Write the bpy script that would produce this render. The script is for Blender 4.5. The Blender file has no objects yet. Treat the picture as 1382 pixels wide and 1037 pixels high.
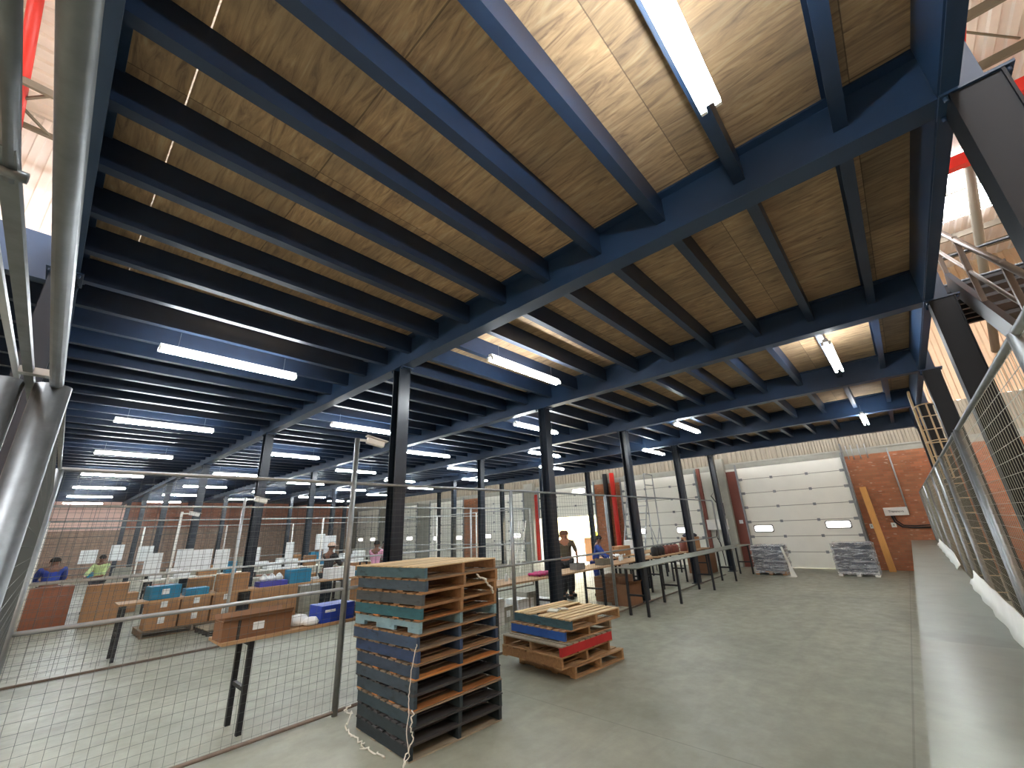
import bpy, math, random
from mathutils import Vector, Matrix
rnd = random.Random(7)
S = bpy.context.scene
COL = S.collection
PI = math.pi
# ------------------------------------------------------------------ helpers
class MB:
    """collects shapes and links them as ONE mesh object"""
    def __init__(s): s.v = []; s.f = []; s.sm = []
    def add(s, v, f, smooth=False):
        n = len(s.v); s.v += [tuple(p) for p in v]
        s.f += [tuple(i + n for i in q) for q in f]; s.sm += [smooth] * len(f); return s
    def box(s, x0, y0, z0, x1, y1, z1):
        v = [(x0,y0,z0),(x1,y0,z0),(x1,y1,z0),(x0,y1,z0),(x0,y0,z1),(x1,y0,z1),(x1,y1,z1),(x0,y1,z1)]
        return s.add(v, [(0,3,2,1),(4,5,6,7),(0,1,5,4),(1,2,6,5),(2,3,7,6),(3,0,4,7)])
    def obox(s, c, size, rx=0, ry=0, rz=0):
        M = Matrix.Rotation(rz,3,'Z') @ Matrix.Rotation(ry,3,'Y') @ Matrix.Rotation(rx,3,'X')
        a, b, d = (t/2 for t in size); c = Vector(c)
        v = [c + M @ Vector(p) for p in [(-a,-b,-d),(a,-b,-d),(a,b,-d),(-a,b,-d),(-a,-b,d),(a,-b,d),(a,b,d),(-a,b,d)]]
        return s.add(v, [(0,3,2,1),(4,5,6,7),(0,1,5,4),(1,2,6,5),(2,3,7,6),(3,0,4,7)])
    def bar(s, p, q, w, h=None, up=(0,0,1)):
        p = Vector(p); q = Vector(q); h = h or w; d = (q-p).normalized(); up = Vector(up)
        if abs(d.dot(up)) > .95: up = Vector((1,0,0))
        a = d.cross(up).normalized(); b = a.cross(d).normalized()
        v = []
        for e in (p, q):
            for i, j in ((-1,-1),(1,-1),(1,1),(-1,1)): v.append(e + a*i*w/2 + b*j*h/2)
        return s.add(v, [(0,1,2,3),(7,6,5,4),(0,4,5,1),(1,5,6,2),(2,6,7,3),(3,7,4,0)])
    def tube(s, pts, r, n=8, cap=True, smooth=True):
        pts = [Vector(p) for p in pts]; rr = r if isinstance(r, (list, tuple)) else [r]*len(pts)
        v = []; f = []; prev = None
        for i, p in enumerate(pts):
            d = (pts[min(i+1,len(pts)-1)] - pts[max(i-1,0)]).normalized()
            if prev is None:
                u = Vector((0,0,1)) if abs(d.z) < .9 else Vector((1,0,0))
                a = d.cross(u).normalized()
            else: a = (prev - d*prev.dot(d)).normalized()
            prev = a; b = d.cross(a)
            for k in range(n):
                t = 2*PI*k/n; v.append(p + (a*math.cos(t) + b*math.sin(t))*rr[i])
        for i in range(len(pts)-1):
            for k in range(n):
                k2 = (k+1) % n; f.append((i*n+k, i*n+k2, (i+1)*n+k2, (i+1)*n+k))
        s.add(v, f, smooth)
        if cap:
            m = len(s.v)-len(v); s.f += [tuple(m+k for k in range(n))[::-1], tuple(m+(len(pts)-1)*n+k for k in range(n))]; s.sm += [False, False]
        return s
    def lathe(s, prof, c=(0,0,0), n=16):
        v = []; f = []; m = len(prof)
        for r, z in prof:
            for k in range(n): t = 2*PI*k/n; v.append((c[0]+r*math.cos(t), c[1]+r*math.sin(t), c[2]+z))
        for i in range(m-1):
            for k in range(n): k2 = (k+1) % n; f.append((i*n+k, i*n+k2, (i+1)*n+k2, (i+1)*n+k))
        s.add(v, f, True)
        b = len(s.v)-len(v); s.f += [tuple(b+k for k in range(n))[::-1], tuple(b+(m-1)*n+k for k in range(n))]; s.sm += [False]*2
        return s
    def prism(s, poly, p, ex, ey, ez):
        """polygon in (ex,ey) swept along ez from p"""
        p = Vector(p); ex = Vector(ex); ey = Vector(ey); ez = Vector(ez); n = len(poly)
        v = [p + ex*a + ey*b for a, b in poly] + [p + ex*a + ey*b + ez for a, b in poly]
        f = [tuple(range(n))[::-1], tuple(range(n, 2*n))] + [(i, (i+1) % n, n+(i+1) % n, n+i) for i in range(n)]
        return s.add(v, f)
    def mesh(s, name):
        m = bpy.data.meshes.new(name); m.from_pydata(s.v, [], s.f)
        m.polygons.foreach_set('use_smooth', s.sm); m.validate(); m.update(); return m
    def build(s, name, mat, parent=None, loc=(0,0,0), rz=0, bevel=0):
        o = bpy.data.objects.new(name, s.mesh(name)); COL.objects.link(o)
        if mat: o.data.materials.append(mat)
        o.location = loc; o.rotation_euler = (0,0,rz)
        if parent: o.parent = parent
        if bevel:
            b = o.modifiers.new('b', 'BEVEL'); b.width = bevel; b.segments = 2; b.limit_method = 'ANGLE'
        return o
def tag(o, label=None, cat=None, group=None, kind=None):
    if label: o['label'] = label
    if cat: o['category'] = cat
    if group: o['group'] = group
    if kind: o['kind'] = kind
    return o
def thing(name, label, cat, loc=(0,0,0), rz=0, group=None):
    o = bpy.data.objects.new(name, None); COL.objects.link(o); o.empty_display_size = .1
    o.location = loc; o.rotation_euler = (0,0,rz); return tag(o, label, cat, group)
def struct(name, mb, mat, label=None, loc=(0,0,0)):
    o = mb.build(name, mat, None, loc); tag(o, label, None, None, 'structure'); return o
def kids(o): return KIDS.get(o.name, [])
def tree_copy(o, loc, rz=None, label=None, group=None, mats=None):
    r = o.copy(); COL.objects.link(r); r.location = loc
    if rz is not None: r.rotation_euler = (0,0,rz)
    if label: r['label'] = label
    if group: r['group'] = group
    for ch in list(o.children):
        c = ch.copy(); COL.objects.link(c); c.parent = r
        for g in list(ch.children):
            d = g.copy(); COL.objects.link(d); d.parent = c
    return r
def iprofile(w, h, tf, tw):
    a, b = w/2, tw/2
    return [(-a,0),(a,0),(a,tf),(b,tf),(b,h-tf),(a,h-tf),(a,h),(-a,h),(-a,h-tf),(-b,h-tf),(-b,tf),(-a,tf)]
def cprofile(w, h, t):
    return [(0,0),(w,0),(w,t),(t,t),(t,h-t),(w,h-t),(w,h),(0,h)]
ORD = ['first','second','third','fourth','fifth','sixth','seventh','eighth','ninth','tenth','eleventh','twelfth','thirteenth','fourteenth']
# ------------------------------------------------------------------ materials
def srgb(c):
    return tuple(((x/255)/12.92 if x/255 <= .04045 else ((x/255+.055)/1.055)**2.4) for x in c)
MATS = {}
def mat(name, rgb, rough=.6, metal=0, noise=0, nscale=8, bump=0, stretch=None, alpha=1, rand=0, spec=None, dirt=None, trans=0):
    if name in MATS: return MATS[name]
    m = bpy.data.materials.new(name); m.use_nodes = True; nt = m.node_tree; N = nt.nodes; L = nt.links
    b = N['Principled BSDF']; c = srgb(rgb)
    b.inputs['Base Color'].default_value = (*c, 1); b.inputs['Roughness'].default_value = rough; b.inputs['Metallic'].default_value = metal
    if spec is not None: b.inputs['Specular IOR Level'].default_value = spec
    if alpha < 1: b.inputs['Alpha'].default_value = alpha
    if trans: b.inputs['Transmission Weight'].default_value = trans
    if noise or bump or rand or dirt:
        tc = N.new('ShaderNodeTexCoord'); mp = N.new('ShaderNodeMapping'); L.new(tc.outputs['Object'], mp.inputs[0])
        if stretch: mp.inputs['Scale'].default_value = stretch
        if rand:
            oi = N.new('ShaderNodeObjectInfo'); cx = N.new('ShaderNodeCombineXYZ'); mm = N.new('ShaderNodeMath'); mm.operation = 'MULTIPLY'; mm.inputs[1].default_value = 37
            L.new(oi.outputs['Random'], mm.inputs[0])
            for k in range(3): L.new(mm.outputs[0], cx.inputs[k])
            L.new(cx.outputs[0], mp.inputs['Location'])
        nz = N.new('ShaderNodeTexNoise'); nz.inputs['Scale'].default_value = nscale; nz.inputs['Detail'].default_value = 5; nz.inputs['Roughness'].default_value = .6
        L.new(mp.outputs[0], nz.inputs['Vector'])
        cr = N.new('ShaderNodeMapRange'); cr.inputs['From Min'].default_value = .3; cr.inputs['From Max'].default_value = .7
        cr.inputs['To Min'].default_value = 1-noise; cr.inputs['To Max'].default_value = 1+noise; L.new(nz.outputs['Fac'], cr.inputs['Value'])
        val = cr.outputs[0]
        if rand:
            r2 = N.new('ShaderNodeMapRange'); r2.inputs['To Min'].default_value = 1-rand; r2.inputs['To Max'].default_value = 1+rand; L.new(oi.outputs['Random'], r2.inputs['Value'])
            mu = N.new('ShaderNodeMath'); mu.operation = 'MULTIPLY'; L.new(val, mu.inputs[0]); L.new(r2.outputs[0], mu.inputs[1]); val = mu.outputs[0]
        hs = N.new('ShaderNodeVectorMath'); hs.operation = 'SCALE'; hs.inputs[0].default_value = c; L.new(val, hs.inputs['Scale'])
        out = hs.outputs[0]
        if dirt:
            n2 = N.new('ShaderNodeTexNoise'); n2.inputs['Scale'].default_value = dirt[1]; n2.inputs['Detail'].default_value = 6; L.new(mp.outputs[0], n2.inputs['Vector'])
            rp = N.new('ShaderNodeMapRange'); rp.inputs['From Min'].default_value = dirt[2]; rp.inputs['From Max'].default_value = dirt[2]+.12; L.new(n2.outputs['Fac'], rp.inputs['Value'])
            mx = N.new('ShaderNodeMix'); mx.data_type = 'RGBA'; L.new(rp.outputs[0], mx.inputs['Factor']); L.new(out, mx.inputs['A']); mx.inputs['B'].default_value = (*srgb(dirt[0]), 1); out = mx.outputs['Result']
        L.new(out, b.inputs['Base Color'])
        if bump:
            bp = N.new('ShaderNodeBump'); bp.inputs['Strength'].default_value = bump; bp.inputs['Distance'].default_value = .01; L.new(nz.outputs['Fac'], bp.inputs['Height']); L.new(bp.outputs[0], b.inputs['Normal'])
    MATS[name] = m; return m
def emat(name, rgb, strength):
    if name in MATS: return MATS[name]
    m = bpy.data.materials.new(name); m.use_nodes = True; N = m.node_tree.nodes; b = N['Principled BSDF']
    b.inputs['Base Color'].default_value = (.8,.8,.8,1); b.inputs['Emission Color'].default_value = (*srgb(rgb),1); b.inputs['Emission Strength'].default_value = strength
    MATS[name] = m; return m
def nodes(name):
    m = bpy.data.materials.new(name); m.use_nodes = True; MATS[name] = m
    N = m.node_tree.nodes; L = m.node_tree.links; tc = N.new('ShaderNodeTexCoord')
    return m, N, L, N['Principled BSDF'], tc
def ramp(N, L, src, stops):
    r = N.new('ShaderNodeValToRGB'); L.new(src, r.inputs[0]); e = r.color_ramp.elements
    while len(e) < len(stops): e.new(.5)
    for k, (p, c) in enumerate(stops): e[k].position = p; e[k].color = (*srgb(c), 1)
    return r.outputs[0]
def mapping(N, L, src, scale=(1,1,1), loc=(0,0,0), rot=(0,0,0)):
    mp = N.new('ShaderNodeMapping'); L.new(src, mp.inputs[0]); mp.inputs['Scale'].default_value = scale; mp.inputs['Location'].default_value = loc; mp.inputs['Rotation'].default_value = rot
    return mp.outputs[0]
def noise(N, L, vec, scale, detail=5, rough=.55, dist=0):
    n = N.new('ShaderNodeTexNoise'); L.new(vec, n.inputs['Vector']); n.inputs['Scale'].default_value = scale; n.inputs['Detail'].default_value = detail; n.inputs['Roughness'].default_value = rough; n.inputs['Distortion'].default_value = dist
    return n.outputs['Fac']
def mixc(N, L, fac, a, b, mode='MIX'):
    m = N.new('ShaderNodeMix'); m.data_type = 'RGBA'; m.blend_type = mode
    for k, v in (('Factor', fac), ('A', a), ('B', b)):
        if hasattr(v, 'links') or hasattr(v, 'is_linked'): L.new(v, m.inputs[k])
        elif isinstance(v, tuple): m.inputs[k].default_value = (*v, 1)
        else: m.inputs[k].default_value = v
    return m.outputs['Result']
def math_(N, L, op, a, b=0):
    m = N.new('ShaderNodeMath'); m.operation = op
    for k, v in enumerate((a, b)):
        if hasattr(v, 'is_linked'): L.new(v, m.inputs[k])
        else: m.inputs[k].default_value = v
    return m.outputs[0]
def maprange(N, L, v, a, b, c, d):
    m = N.new('ShaderNodeMapRange'); L.new(v, m.inputs['Value'])
    for k, x in zip(('From Min','From Max','To Min','To Max'), (a,b,c,d)): m.inputs[k].default_value = x
    return m.outputs[0]
def bump(N, L, b, h, st=.3, dist=.01):
    bp = N.new('ShaderNodeBump'); bp.inputs['Strength'].default_value = st; bp.inputs['Distance'].default_value = dist; L.new(h, bp.inputs['Height']); L.new(bp.outputs[0], b.inputs['Normal'])
def concrete():
    m, N, L, b, tc = nodes('concrete_floor'); P = tc.outputs['Object']
    n1 = noise(N, L, P, .55, 6, .6); n2 = noise(N, L, P, 4, 8, .65); n3 = noise(N, L, mapping(N, L, P, (.35, 2.2, 1)), 1.4, 5, .6, .6)
    c1 = ramp(N, L, n1, [(.3,(120,122,108)), (.5,(138,139,124)), (.7,(150,150,134))])
    c2 = mixc(N, L, maprange(N, L, n2, .35, .75, 0, .35), c1, srgb((112,116,104)))
    c3 = mixc(N, L, maprange(N, L, n3, .52, .72, 0, .4), c2, srgb((112,115,104)))
    # saw-cut joints: grey lines every few metres
    sp = N.new('ShaderNodeSeparateXYZ'); L.new(P, sp.inputs[0])
    def line(ch, off, per, w):
        t = math_(N, L, 'ADD', sp.outputs[ch], off); t = math_(N, L, 'PINGPONG', t, per/2); return math_(N, L, 'LESS_THAN', t, w)
    j = math_(N, L, 'MAXIMUM', line(0, -4.57+60, 6.0, .007), math_(N, L, 'MAXIMUM', line(1, -.65+31, 40.0, .009), line(1, -8.0+60, 7.5, .009)))
    c4 = mixc(N, L, math_(N, L, 'MULTIPLY', j, .45), c3, srgb((84,86,78)))
    L.new(c4, b.inputs['Base Color']); L.new(maprange(N, L, n2, .3, .7, .34, .55), b.inputs['Roughness']); b.inputs['Specular IOR Level'].default_value = .4
    bump(N, L, b, n2, .15); return m
def plywood():
    m, N, L, b, tc = nodes('plywood_deck'); P = tc.outputs['Object']; sp = N.new('ShaderNodeSeparateXYZ'); L.new(P, sp.inputs[0])
    def snap(s, per, off): return math_(N, L, 'FLOOR', math_(N, L, 'DIVIDE', math_(N, L, 'ADD', s, off), per))
    cx = N.new('ShaderNodeCombineXYZ'); L.new(snap(sp.outputs[0], 2.44, 3.86), cx.inputs[0]); L.new(snap(sp.outputs[1], 1.22, .5), cx.inputs[1])
    wn = N.new('ShaderNodeTexWhiteNoise'); wn.noise_dimensions = '2D'; L.new(cx.outputs[0], wn.inputs['Vector'])
    off = N.new('ShaderNodeVectorMath'); off.operation = 'SCALE'; L.new(wn.outputs['Color'], off.inputs[0]); off.inputs['Scale'].default_value = 9
    ad = N.new('ShaderNodeVectorMath'); ad.operation = 'ADD'; L.new(P, ad.inputs[0]); L.new(off.outputs[0], ad.inputs[1]); Q = ad.outputs[0]
    g1 = noise(N, L, mapping(N, L, Q, (6, .8, 1)), 1.8, 6, .62, 2.2); g2 = noise(N, L, mapping(N, L, Q, (1.1, .7, 1)), 2.0, 4); g3 = noise(N, L, mapping(N, L, Q, (30, 2.0, 1)), 2.5, 3, .6)
    c = ramp(N, L, g1, [(.3,(126,100,80)), (.42,(170,140,108)), (.55,(198,164,124)), (.72,(214,190,152))])
    c = mixc(N, L, maprange(N, L, g2, .4, .7, 0, .5), c, srgb((128,112,94)))
    c = mixc(N, L, maprange(N, L, g3, .3, .7, 0, .22), c, srgb((110,90,70)))
    kn = N.new('ShaderNodeTexVoronoi'); L.new(mapping(N, L, Q, (1.2, .8, .01)), kn.inputs['Vector']); kn.inputs['Scale'].default_value = 1.7
    c = mixc(N, L, maprange(N, L, kn.outputs['Distance'], .025, .06, .75, 0), c, srgb((70,52,40)))
    v = maprange(N, L, wn.outputs['Value'], 0, 1, .72, 1.12)
    hs = N.new('ShaderNodeVectorMath'); hs.operation = 'SCALE'; L.new(c, hs.inputs[0]); L.new(v, hs.inputs['Scale'])
    def seam(s, per, off, w): return math_(N, L, 'LESS_THAN', math_(N, L, 'PINGPONG', math_(N, L, 'ADD', s, off), per/2), w)
    j = math_(N, L, 'MAXIMUM', seam(sp.outputs[0], 2.44, 3.86, .006), seam(sp.outputs[1], 1.22, .5, .004))
    c = mixc(N, L, math_(N, L, 'MULTIPLY', j, .6), hs.outputs[0], srgb((50,40,32)))
    L.new(c, b.inputs['Base Color']); b.inputs['Roughness'].default_value = .75; bump(N, L, b, g1, .1, .004); return m
def brick(name, cols, axes='YZ', mortar=(150,128,112), scale=1):
    m, N, L, b, tc = nodes(name); P = tc.outputs['Object']; sp = N.new('ShaderNodeSeparateXYZ'); L.new(P, sp.inputs[0]); cb = N.new('ShaderNodeCombineXYZ')
    L.new(sp.outputs['XYZ'.index(axes[0])], cb.inputs[0]); L.new(sp.outputs['XYZ'.index(axes[1])], cb.inputs[1])
    bt = N.new('ShaderNodeTexBrick'); L.new(cb.outputs[0], bt.inputs['Vector']); bt.inputs['Scale'].default_value = scale
    bt.inputs['Brick Width'].default_value = .23; bt.inputs['Row Height'].default_value = .085; bt.inputs['Mortar Size'].default_value = .006; bt.inputs['Mortar Smooth'].default_value = .3
    bt.inputs['Color1'].default_value = (*srgb(cols[0]),1); bt.inputs['Color2'].default_value = (*srgb(cols[1]),1); bt.inputs['Mortar'].default_value = (*srgb(mortar),1)
    n = noise(N, L, cb.outputs[0], 1.3, 6); n2 = noise(N, L, mapping(N, L, cb.outputs[0], (4.3,11.7,1)), 1, 1)
    c = mixc(N, L, maprange(N, L, n, .4, .7, 0, .55), bt.outputs['Color'], srgb(cols[2]))
    c = mixc(N, L, maprange(N, L, n2, .66, .72, 0, .5), c, srgb((214,190,170)))
    L.new(c, b.inputs['Base Color']); b.inputs['Roughness'].default_value = .85; bump(N, L, b, bt.outputs['Fac'], -.4, .01); return m
M_floor = concrete(); M_ply = plywood()
M_brick = brick('red_brick', [(180,112,78),(152,94,66),(138,104,76)], 'YZ', (142,112,88))
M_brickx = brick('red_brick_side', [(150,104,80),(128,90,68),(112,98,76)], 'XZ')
M_fbrick = brick('lit_pink_brick', [(240,206,194),(232,196,184),(236,204,194)], 'XZ', (236,208,198))  # pale pink paints the bright light on the far end wall into its colour
M_rbrick = brick('far_red_brick', [(170,112,92),(150,96,78),(140,104,90)], 'XZ')
M_gbrick = brick('grey_brown_brick', [(168,142,126),(150,122,106),(140,126,112)], 'XZ')
M_navy = mat('navy_steel', (34,57,86), .42, 0, .12, 3, spec=.5)
M_joist = mat('navy_joist', (29,46,70), .42, 0, .15, 4, spec=.5)
M_col = mat('black_navy_column', (22,33,46), .34, 0, .15, 5, spec=.5)
M_black = mat('black_steel', (22,26,32), .45, 0, .1, 6)
M_galv = mat('galvanised_steel', (138,142,144), .4, .7, .12, 14)
M_gate = mat('dull_galvanised_pipe', (112,116,118), .45, .75, .18, 18)
M_raild = mat('rusty_bottom_rail', (104,92,82), .6, .3, .2, 9)
M_colside = mat('backlit_dark_column', (15,20,26), .5, 0, .1, 5, spec=.3)  # stair side columns: backlit shade put into a darker column colour
M_stair = mat('dark_brown_stair_steel', (78,66,56), .5, .1, .1, 6)
M_galvl = mat('light_galvanised', (178,182,184), .42, .55, .1, 10)
M_wire = mat('fence_wire', (92,98,98), .5, .6)
M_wirel = mat('bright_fence_wire', (140,150,142), .45, .6)
M_tube = emat('fluorescent_tube', (244,251,255), 32)
M_white = mat('white_paint', (228,228,222), .5, 0, .04, 4)
M_door = mat('cream_door_panel', (242,242,232), .45, 0, .04, 1.2)
M_seal = mat('grey_door_seal', (150,148,138), .7)
M_conc = mat('grey_concrete', (150,150,140), .8, 0, .1, 3, .2)
M_wall = mat('white_block_wall', (206,208,198), .75, 0, .06, 2, .1)
M_clad = mat('tan_cladding', (196,168,138), .6, 0, .06, 2)
M_cladw = mat('grey_translucent_cladding', (138,130,114), .6, 0, .2, 3, stretch=(1,4,.3))
M_roof = mat('corrugated_roof', (222,212,206), .5, .1, .05, 2)
M_purlin = mat('grey_purlin', (110,104,92), .6, .2)
M_red = mat('red_steel', (196,44,36), .4)
M_glow = emat('daylit_pane', (255,252,246), .9)
M_sky = emat('roof_light_and_fill', (248,250,255), 10)
M_card = mat('cardboard', (158,118,82), .8, 0, .08, 5, rand=.12)
M_cardd = mat('brown_cardboard', (120,86,60), .8, 0, .1, 5)
M_cardp = mat('reddish_board', (140,86,62), .7, 0, .12, 3)
M_paper = mat('white_paper', (226,232,234), .6, 0, .03, 6)
M_blue = mat('blue_carton', (30,62,160), .5, 0, .06, 5)
M_teal = mat('teal_carton', (28,122,160), .5, 0, .06, 5)
M_violet = mat('violet_blue_crate', (58,60,160), .5)
M_magenta = mat('magenta_cloth', (160,24,92), .8, 0, .1, 6)
M_tabw = mat('table_wood', (166,132,96), .6, 0, .18, 3, stretch=(.4,4,4))
M_sheet = mat('steel_sheet', (132,138,128), .36, .55, .1, 2.5, .03, dirt=((120,124,114), 1.6, .56))
M_sheet2 = mat('worn_steel_sheet', (128,130,118), .32, .5, .14, 3, .05, dirt=((118,122,110), 2.2, .53))
M_tan = mat('tan_paint', (196,176,140), .5)
M_plank = mat('pine_plank', (206,150,78), .55, 0, .1, 3, stretch=(5,5,.4))
M_plastic = mat('stretch_film', (222,228,236), .1, .35, .05, 14, 1.0, alpha=.38, spec=1, stretch=(1,1,2))
M_load = mat('dark_grey_sheets', (70,78,92), .55, 0, .5, 5, stretch=(.6,.6,14))
M_string = mat('white_twine', (206,204,192), .8)
M_brownred = mat('dark_red_steel', (116,62,50), .6, 0, .1, 3)
M_skin = mat('dark_skin', (112,74,56), .55)
M_hair = mat('black_hair', (22,18,18), .8)
M_rubber = mat('black_rubber', (24,24,26), .6)
M_yard = mat('pale_yard_concrete', (226,224,214), .8, 0, .05, .5)
M_yell = mat('pale_yellow_wall', (250,236,170), .8)
# ------------------------------------------------------------------ layout constants (metres, camera 2.0 m above the floor)
GX = [-.39, 3.59, 7.45, 11.3, 15.15, 19.0]     # girders run along y
ZG, ZD, ZJ = 4.62, 5.13, 4.84
YE = 41.4
XW = 20.9
COLY = [-1.02, 5.72, 12.0, 18.3, 24.6, 31.0, 37.4]
bayname = ['between first and second girders', 'between second and third girders', 'between third and fourth girders', 'between fourth and fifth girders', 'between fifth and last girders']
girname = ['outer edge', 'second', 'third', 'fourth', 'fifth', 'last']
# ------------------------------------------------------------------ shell
struct('floor', MB().box(-9,-6.2,-.2,XW,42.6,0), M_floor)
# mezzanine floor seen from below
struct('ceiling', MB().box(.055,-.98,ZD,XW-1.75,YE,ZD+.025), M_ply, 'unpainted plywood mezzanine floor sheets seen from below')
struct('ceiling.001', MB().box(-.36,-.98,ZD,.045,YE,ZD+.025).box(-4.3,6.0,ZD,-.36,YE,ZD+.025), M_ply, 'plywood mezzanine strip beside the edge beam')
def ribbed(x0, x1, z0, z1, pitch=.2, depth=.04):      # corrugated sheet in the xz plane at y=0
    prof = []; n = int((x1-x0)/pitch); 
    for i in range(n+1):
        x = x0+i*pitch; prof += [(x,0),(x+pitch*.3,0),(x+pitch*.4,depth),(x+pitch*.8,depth),(x+pitch*.9,0)]
    prof = [p for p in prof if p[0] <= x1]; v = []; f = []
    for x, y in prof: v += [(x,y,z0),(x,y,z1)]
    for i in range(len(prof)-1): f.append((2*i,2*i+2,2*i+3,2*i+1))
    return v, f
def place(vf, fn, sm=False):
    m = MB(); m.add([fn(p) for p in vf[0]], vf[1], sm); return m
struct('bounce_slab', MB().box(.055,-.98,ZD+.026,XW-1.75,YE,ZD+.05).box(-.36,-.98,ZD+.026,.045,YE,ZD+.05), M_conc, 'added grey slab over the plywood to bounce neutral light')  # unseen slab added over the plywood so bounced light on the roof stays neutral
# door wall (x = XW): openings and piers
doors = [(1.42,5.32), (7.15,11.16), (12.85,16.95), (18.2,22.4), (24.1,28.2), (29.9,34.0), (35.8,39.9)]
def pier(y0, y1, m, z1=4.1, name='wall_front'): struct(name, MB().box(XW, y0, 0, XW+.4, y1, z1), m)
pier(-6.2, 1.42, M_brick)
struct('wall_front', MB().box(XW,-6.2,4.1,XW+.4,42.6,4.32).box(XW-.03,-6.2,4.30,XW,42.6,4.36), M_conc, 'grey concrete band over the doors')
for a, b in zip([5.32,11.16,16.95,22.4,28.2,34.0,39.9],[7.15,12.85,18.2,24.1,29.9,35.8,42.6]):
    pier(a, b, M_brick if a in (11.16,22.4) else (M_conc if a > 16 else M_wall))
struct('wall_front', place(ribbed(-6.2,42.6,4.34,5.6), lambda p:(XW+.02+p[1],p[0],p[2])), M_cladw, 'grimy ribbed sheet wall above the doors')
struct('wall_front', place(ribbed(-6.2,42.6,5.6,12,.3,.06), lambda p:(XW+.02+p[1],p[0],p[2])), M_clad, 'tan ribbed cladding high on the door wall')
struct('wall_left', MB().box(-9,42,0,XW+.4,42.6,3.0), M_gbrick, 'grey brown lower brick wall at the far end')
struct('wall_left', MB().box(-9,42.02,3.0,3.9,42.6,12), M_fbrick, 'upper wall at the far end, bright light painted pale pink')
struct('wall_left', MB().box(3.9,42.02,3.0,XW+.4,42.6,12), M_rbrick, 'red brown upper brick wall at the far end')
struct('wall_back', MB().box(-9.3,-6.2,0,-9,42.6,12), M_clad)
struct('wall_right', MB().box(-9,-6.5,0,XW+.4,-6.2,3.2), M_brickx)
struct('wall_right', place(ribbed(-9,21.4,3.2,12,.3,.06), lambda p:(p[0],-6.2+p[1],p[2])), M_clad, 'tan ribbed cladding on the side wall')
struct('wall_upper', place(ribbed(-9,-.5,5.3,10.4,.25,.04), lambda p:(p[0],11.1+p[1],p[2])), M_roof, 'pale corrugated wall above the mezzanine')
# main roof
struct('ceiling_roof', place(ribbed(-6.4,42.6,0,1,.25,.05), lambda p:(-9+p[2]*31, p[0], 10.5+p[1])) if 0 else MB().add(*ribbed(-6.5,42.6,-9,21.4,.3,.05)), M_roof, 'pale corrugated main roof sheets')
r = bpy.data.objects['ceiling_roof']; 
for v in r.data.vertices: y, d, x = v.co; v.co = (x, y, 10.5 + d)
tag(r, None, None, None, 'structure')
sk = [(13.9,17.0,-4.2,-2.6), (6,9.5,.5,2.5), (1,4,.5,2.5), (11,14,.5,2.5), (-6,-3,-3,0), (-7,-4,3,6), (2,5,3,6), (9,12,8,11), (2,5,14,17), (9,12,20,23), (2,5,27,30), (8,11,4,6), (9,12,30,33)]  # first is the visible skylight; the rest are unseen, added to brighten the roof
for i, (a,b,c,d) in enumerate(sk):
    struct('window_%d' % (i+1), MB().box(a,c,10.40,b,d,10.44), M_sky, 'bright roof panel')
for i in range(10):
    y = None
for k, x in enumerate([2.0+1.45*i for i in range(13)]):
    o = MB().bar((x,-6.2,10.28),(x,-1.4,10.28),.07,.18).build('roof_purlin', M_purlin)
    tag(o, 'grey steel roof purlin crossing above the stair bay, %s from the door wall' % (ORD[12-k] if k<12 else 'first'), 'purlin', 'grey roof purlins')
for k, x in enumerate((11.2, 12.9)):
    o = MB().bar((x,-6.2,9.75),(x,-1.5,9.75),.22,.3).build('roof_beam', M_red)
    tag(o, 'red painted roof beam %s the grey purlins' % ('crossing below' if k else 'nearer the camera below'), 'beam', 'red roof beams')
for k,(p,q) in enumerate((((7.2,-2.2,10.2),(8.6,-3.4,9.9)), ((8.6,-2.2,10.2),(10.0,-3.6,9.9)), ((10.0,-2.2,10.2),(11.2,-3.6,9.9)))):
    tag(MB().tube([p,q],.022,6).build('brace_rod', M_purlin), 'thin grey brace rod under the pale roof, %s in line' % ORD[k], 'brace', 'roof brace rods')
tag(MB().tube([(6.5,-2.6,9.55),(12,-2.9,9.5)],.02,6).build('sprinkler_pipe', M_red), 'thin red pipe running under the corrugated roof sheets', 'pipe')
tag(MB().tube([(13.9,-3.35,10.33),(20.7,-3.55,7.0)],.11,10).build('extract_duct', M_purlin), 'grey round duct dropping past the bright roof light', 'duct')
tag(MB().tube([(-1.9,8.2,10.4),(-1.9,10.7,8.9)],.09,8).build('red_pipe', M_red), 'sloping red pipe high above the mezzanine edge', 'pipe')
tag(MB().bar((-4,9.3,9.6),(-.6,9.3,9.6),.06,.14).bar((-4,10.2,9.4),(-.6,10.2,9.4),.05,.1).bar((-2.4,9.3,9.6),(-1.5,10.2,9.4),.04).bar((-1.5,9.3,9.6),(-2.4,10.2,9.4),.04).build('roof_truss', M_purlin), 'grey roof truss beside the sloping red pipe', 'truss')
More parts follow.
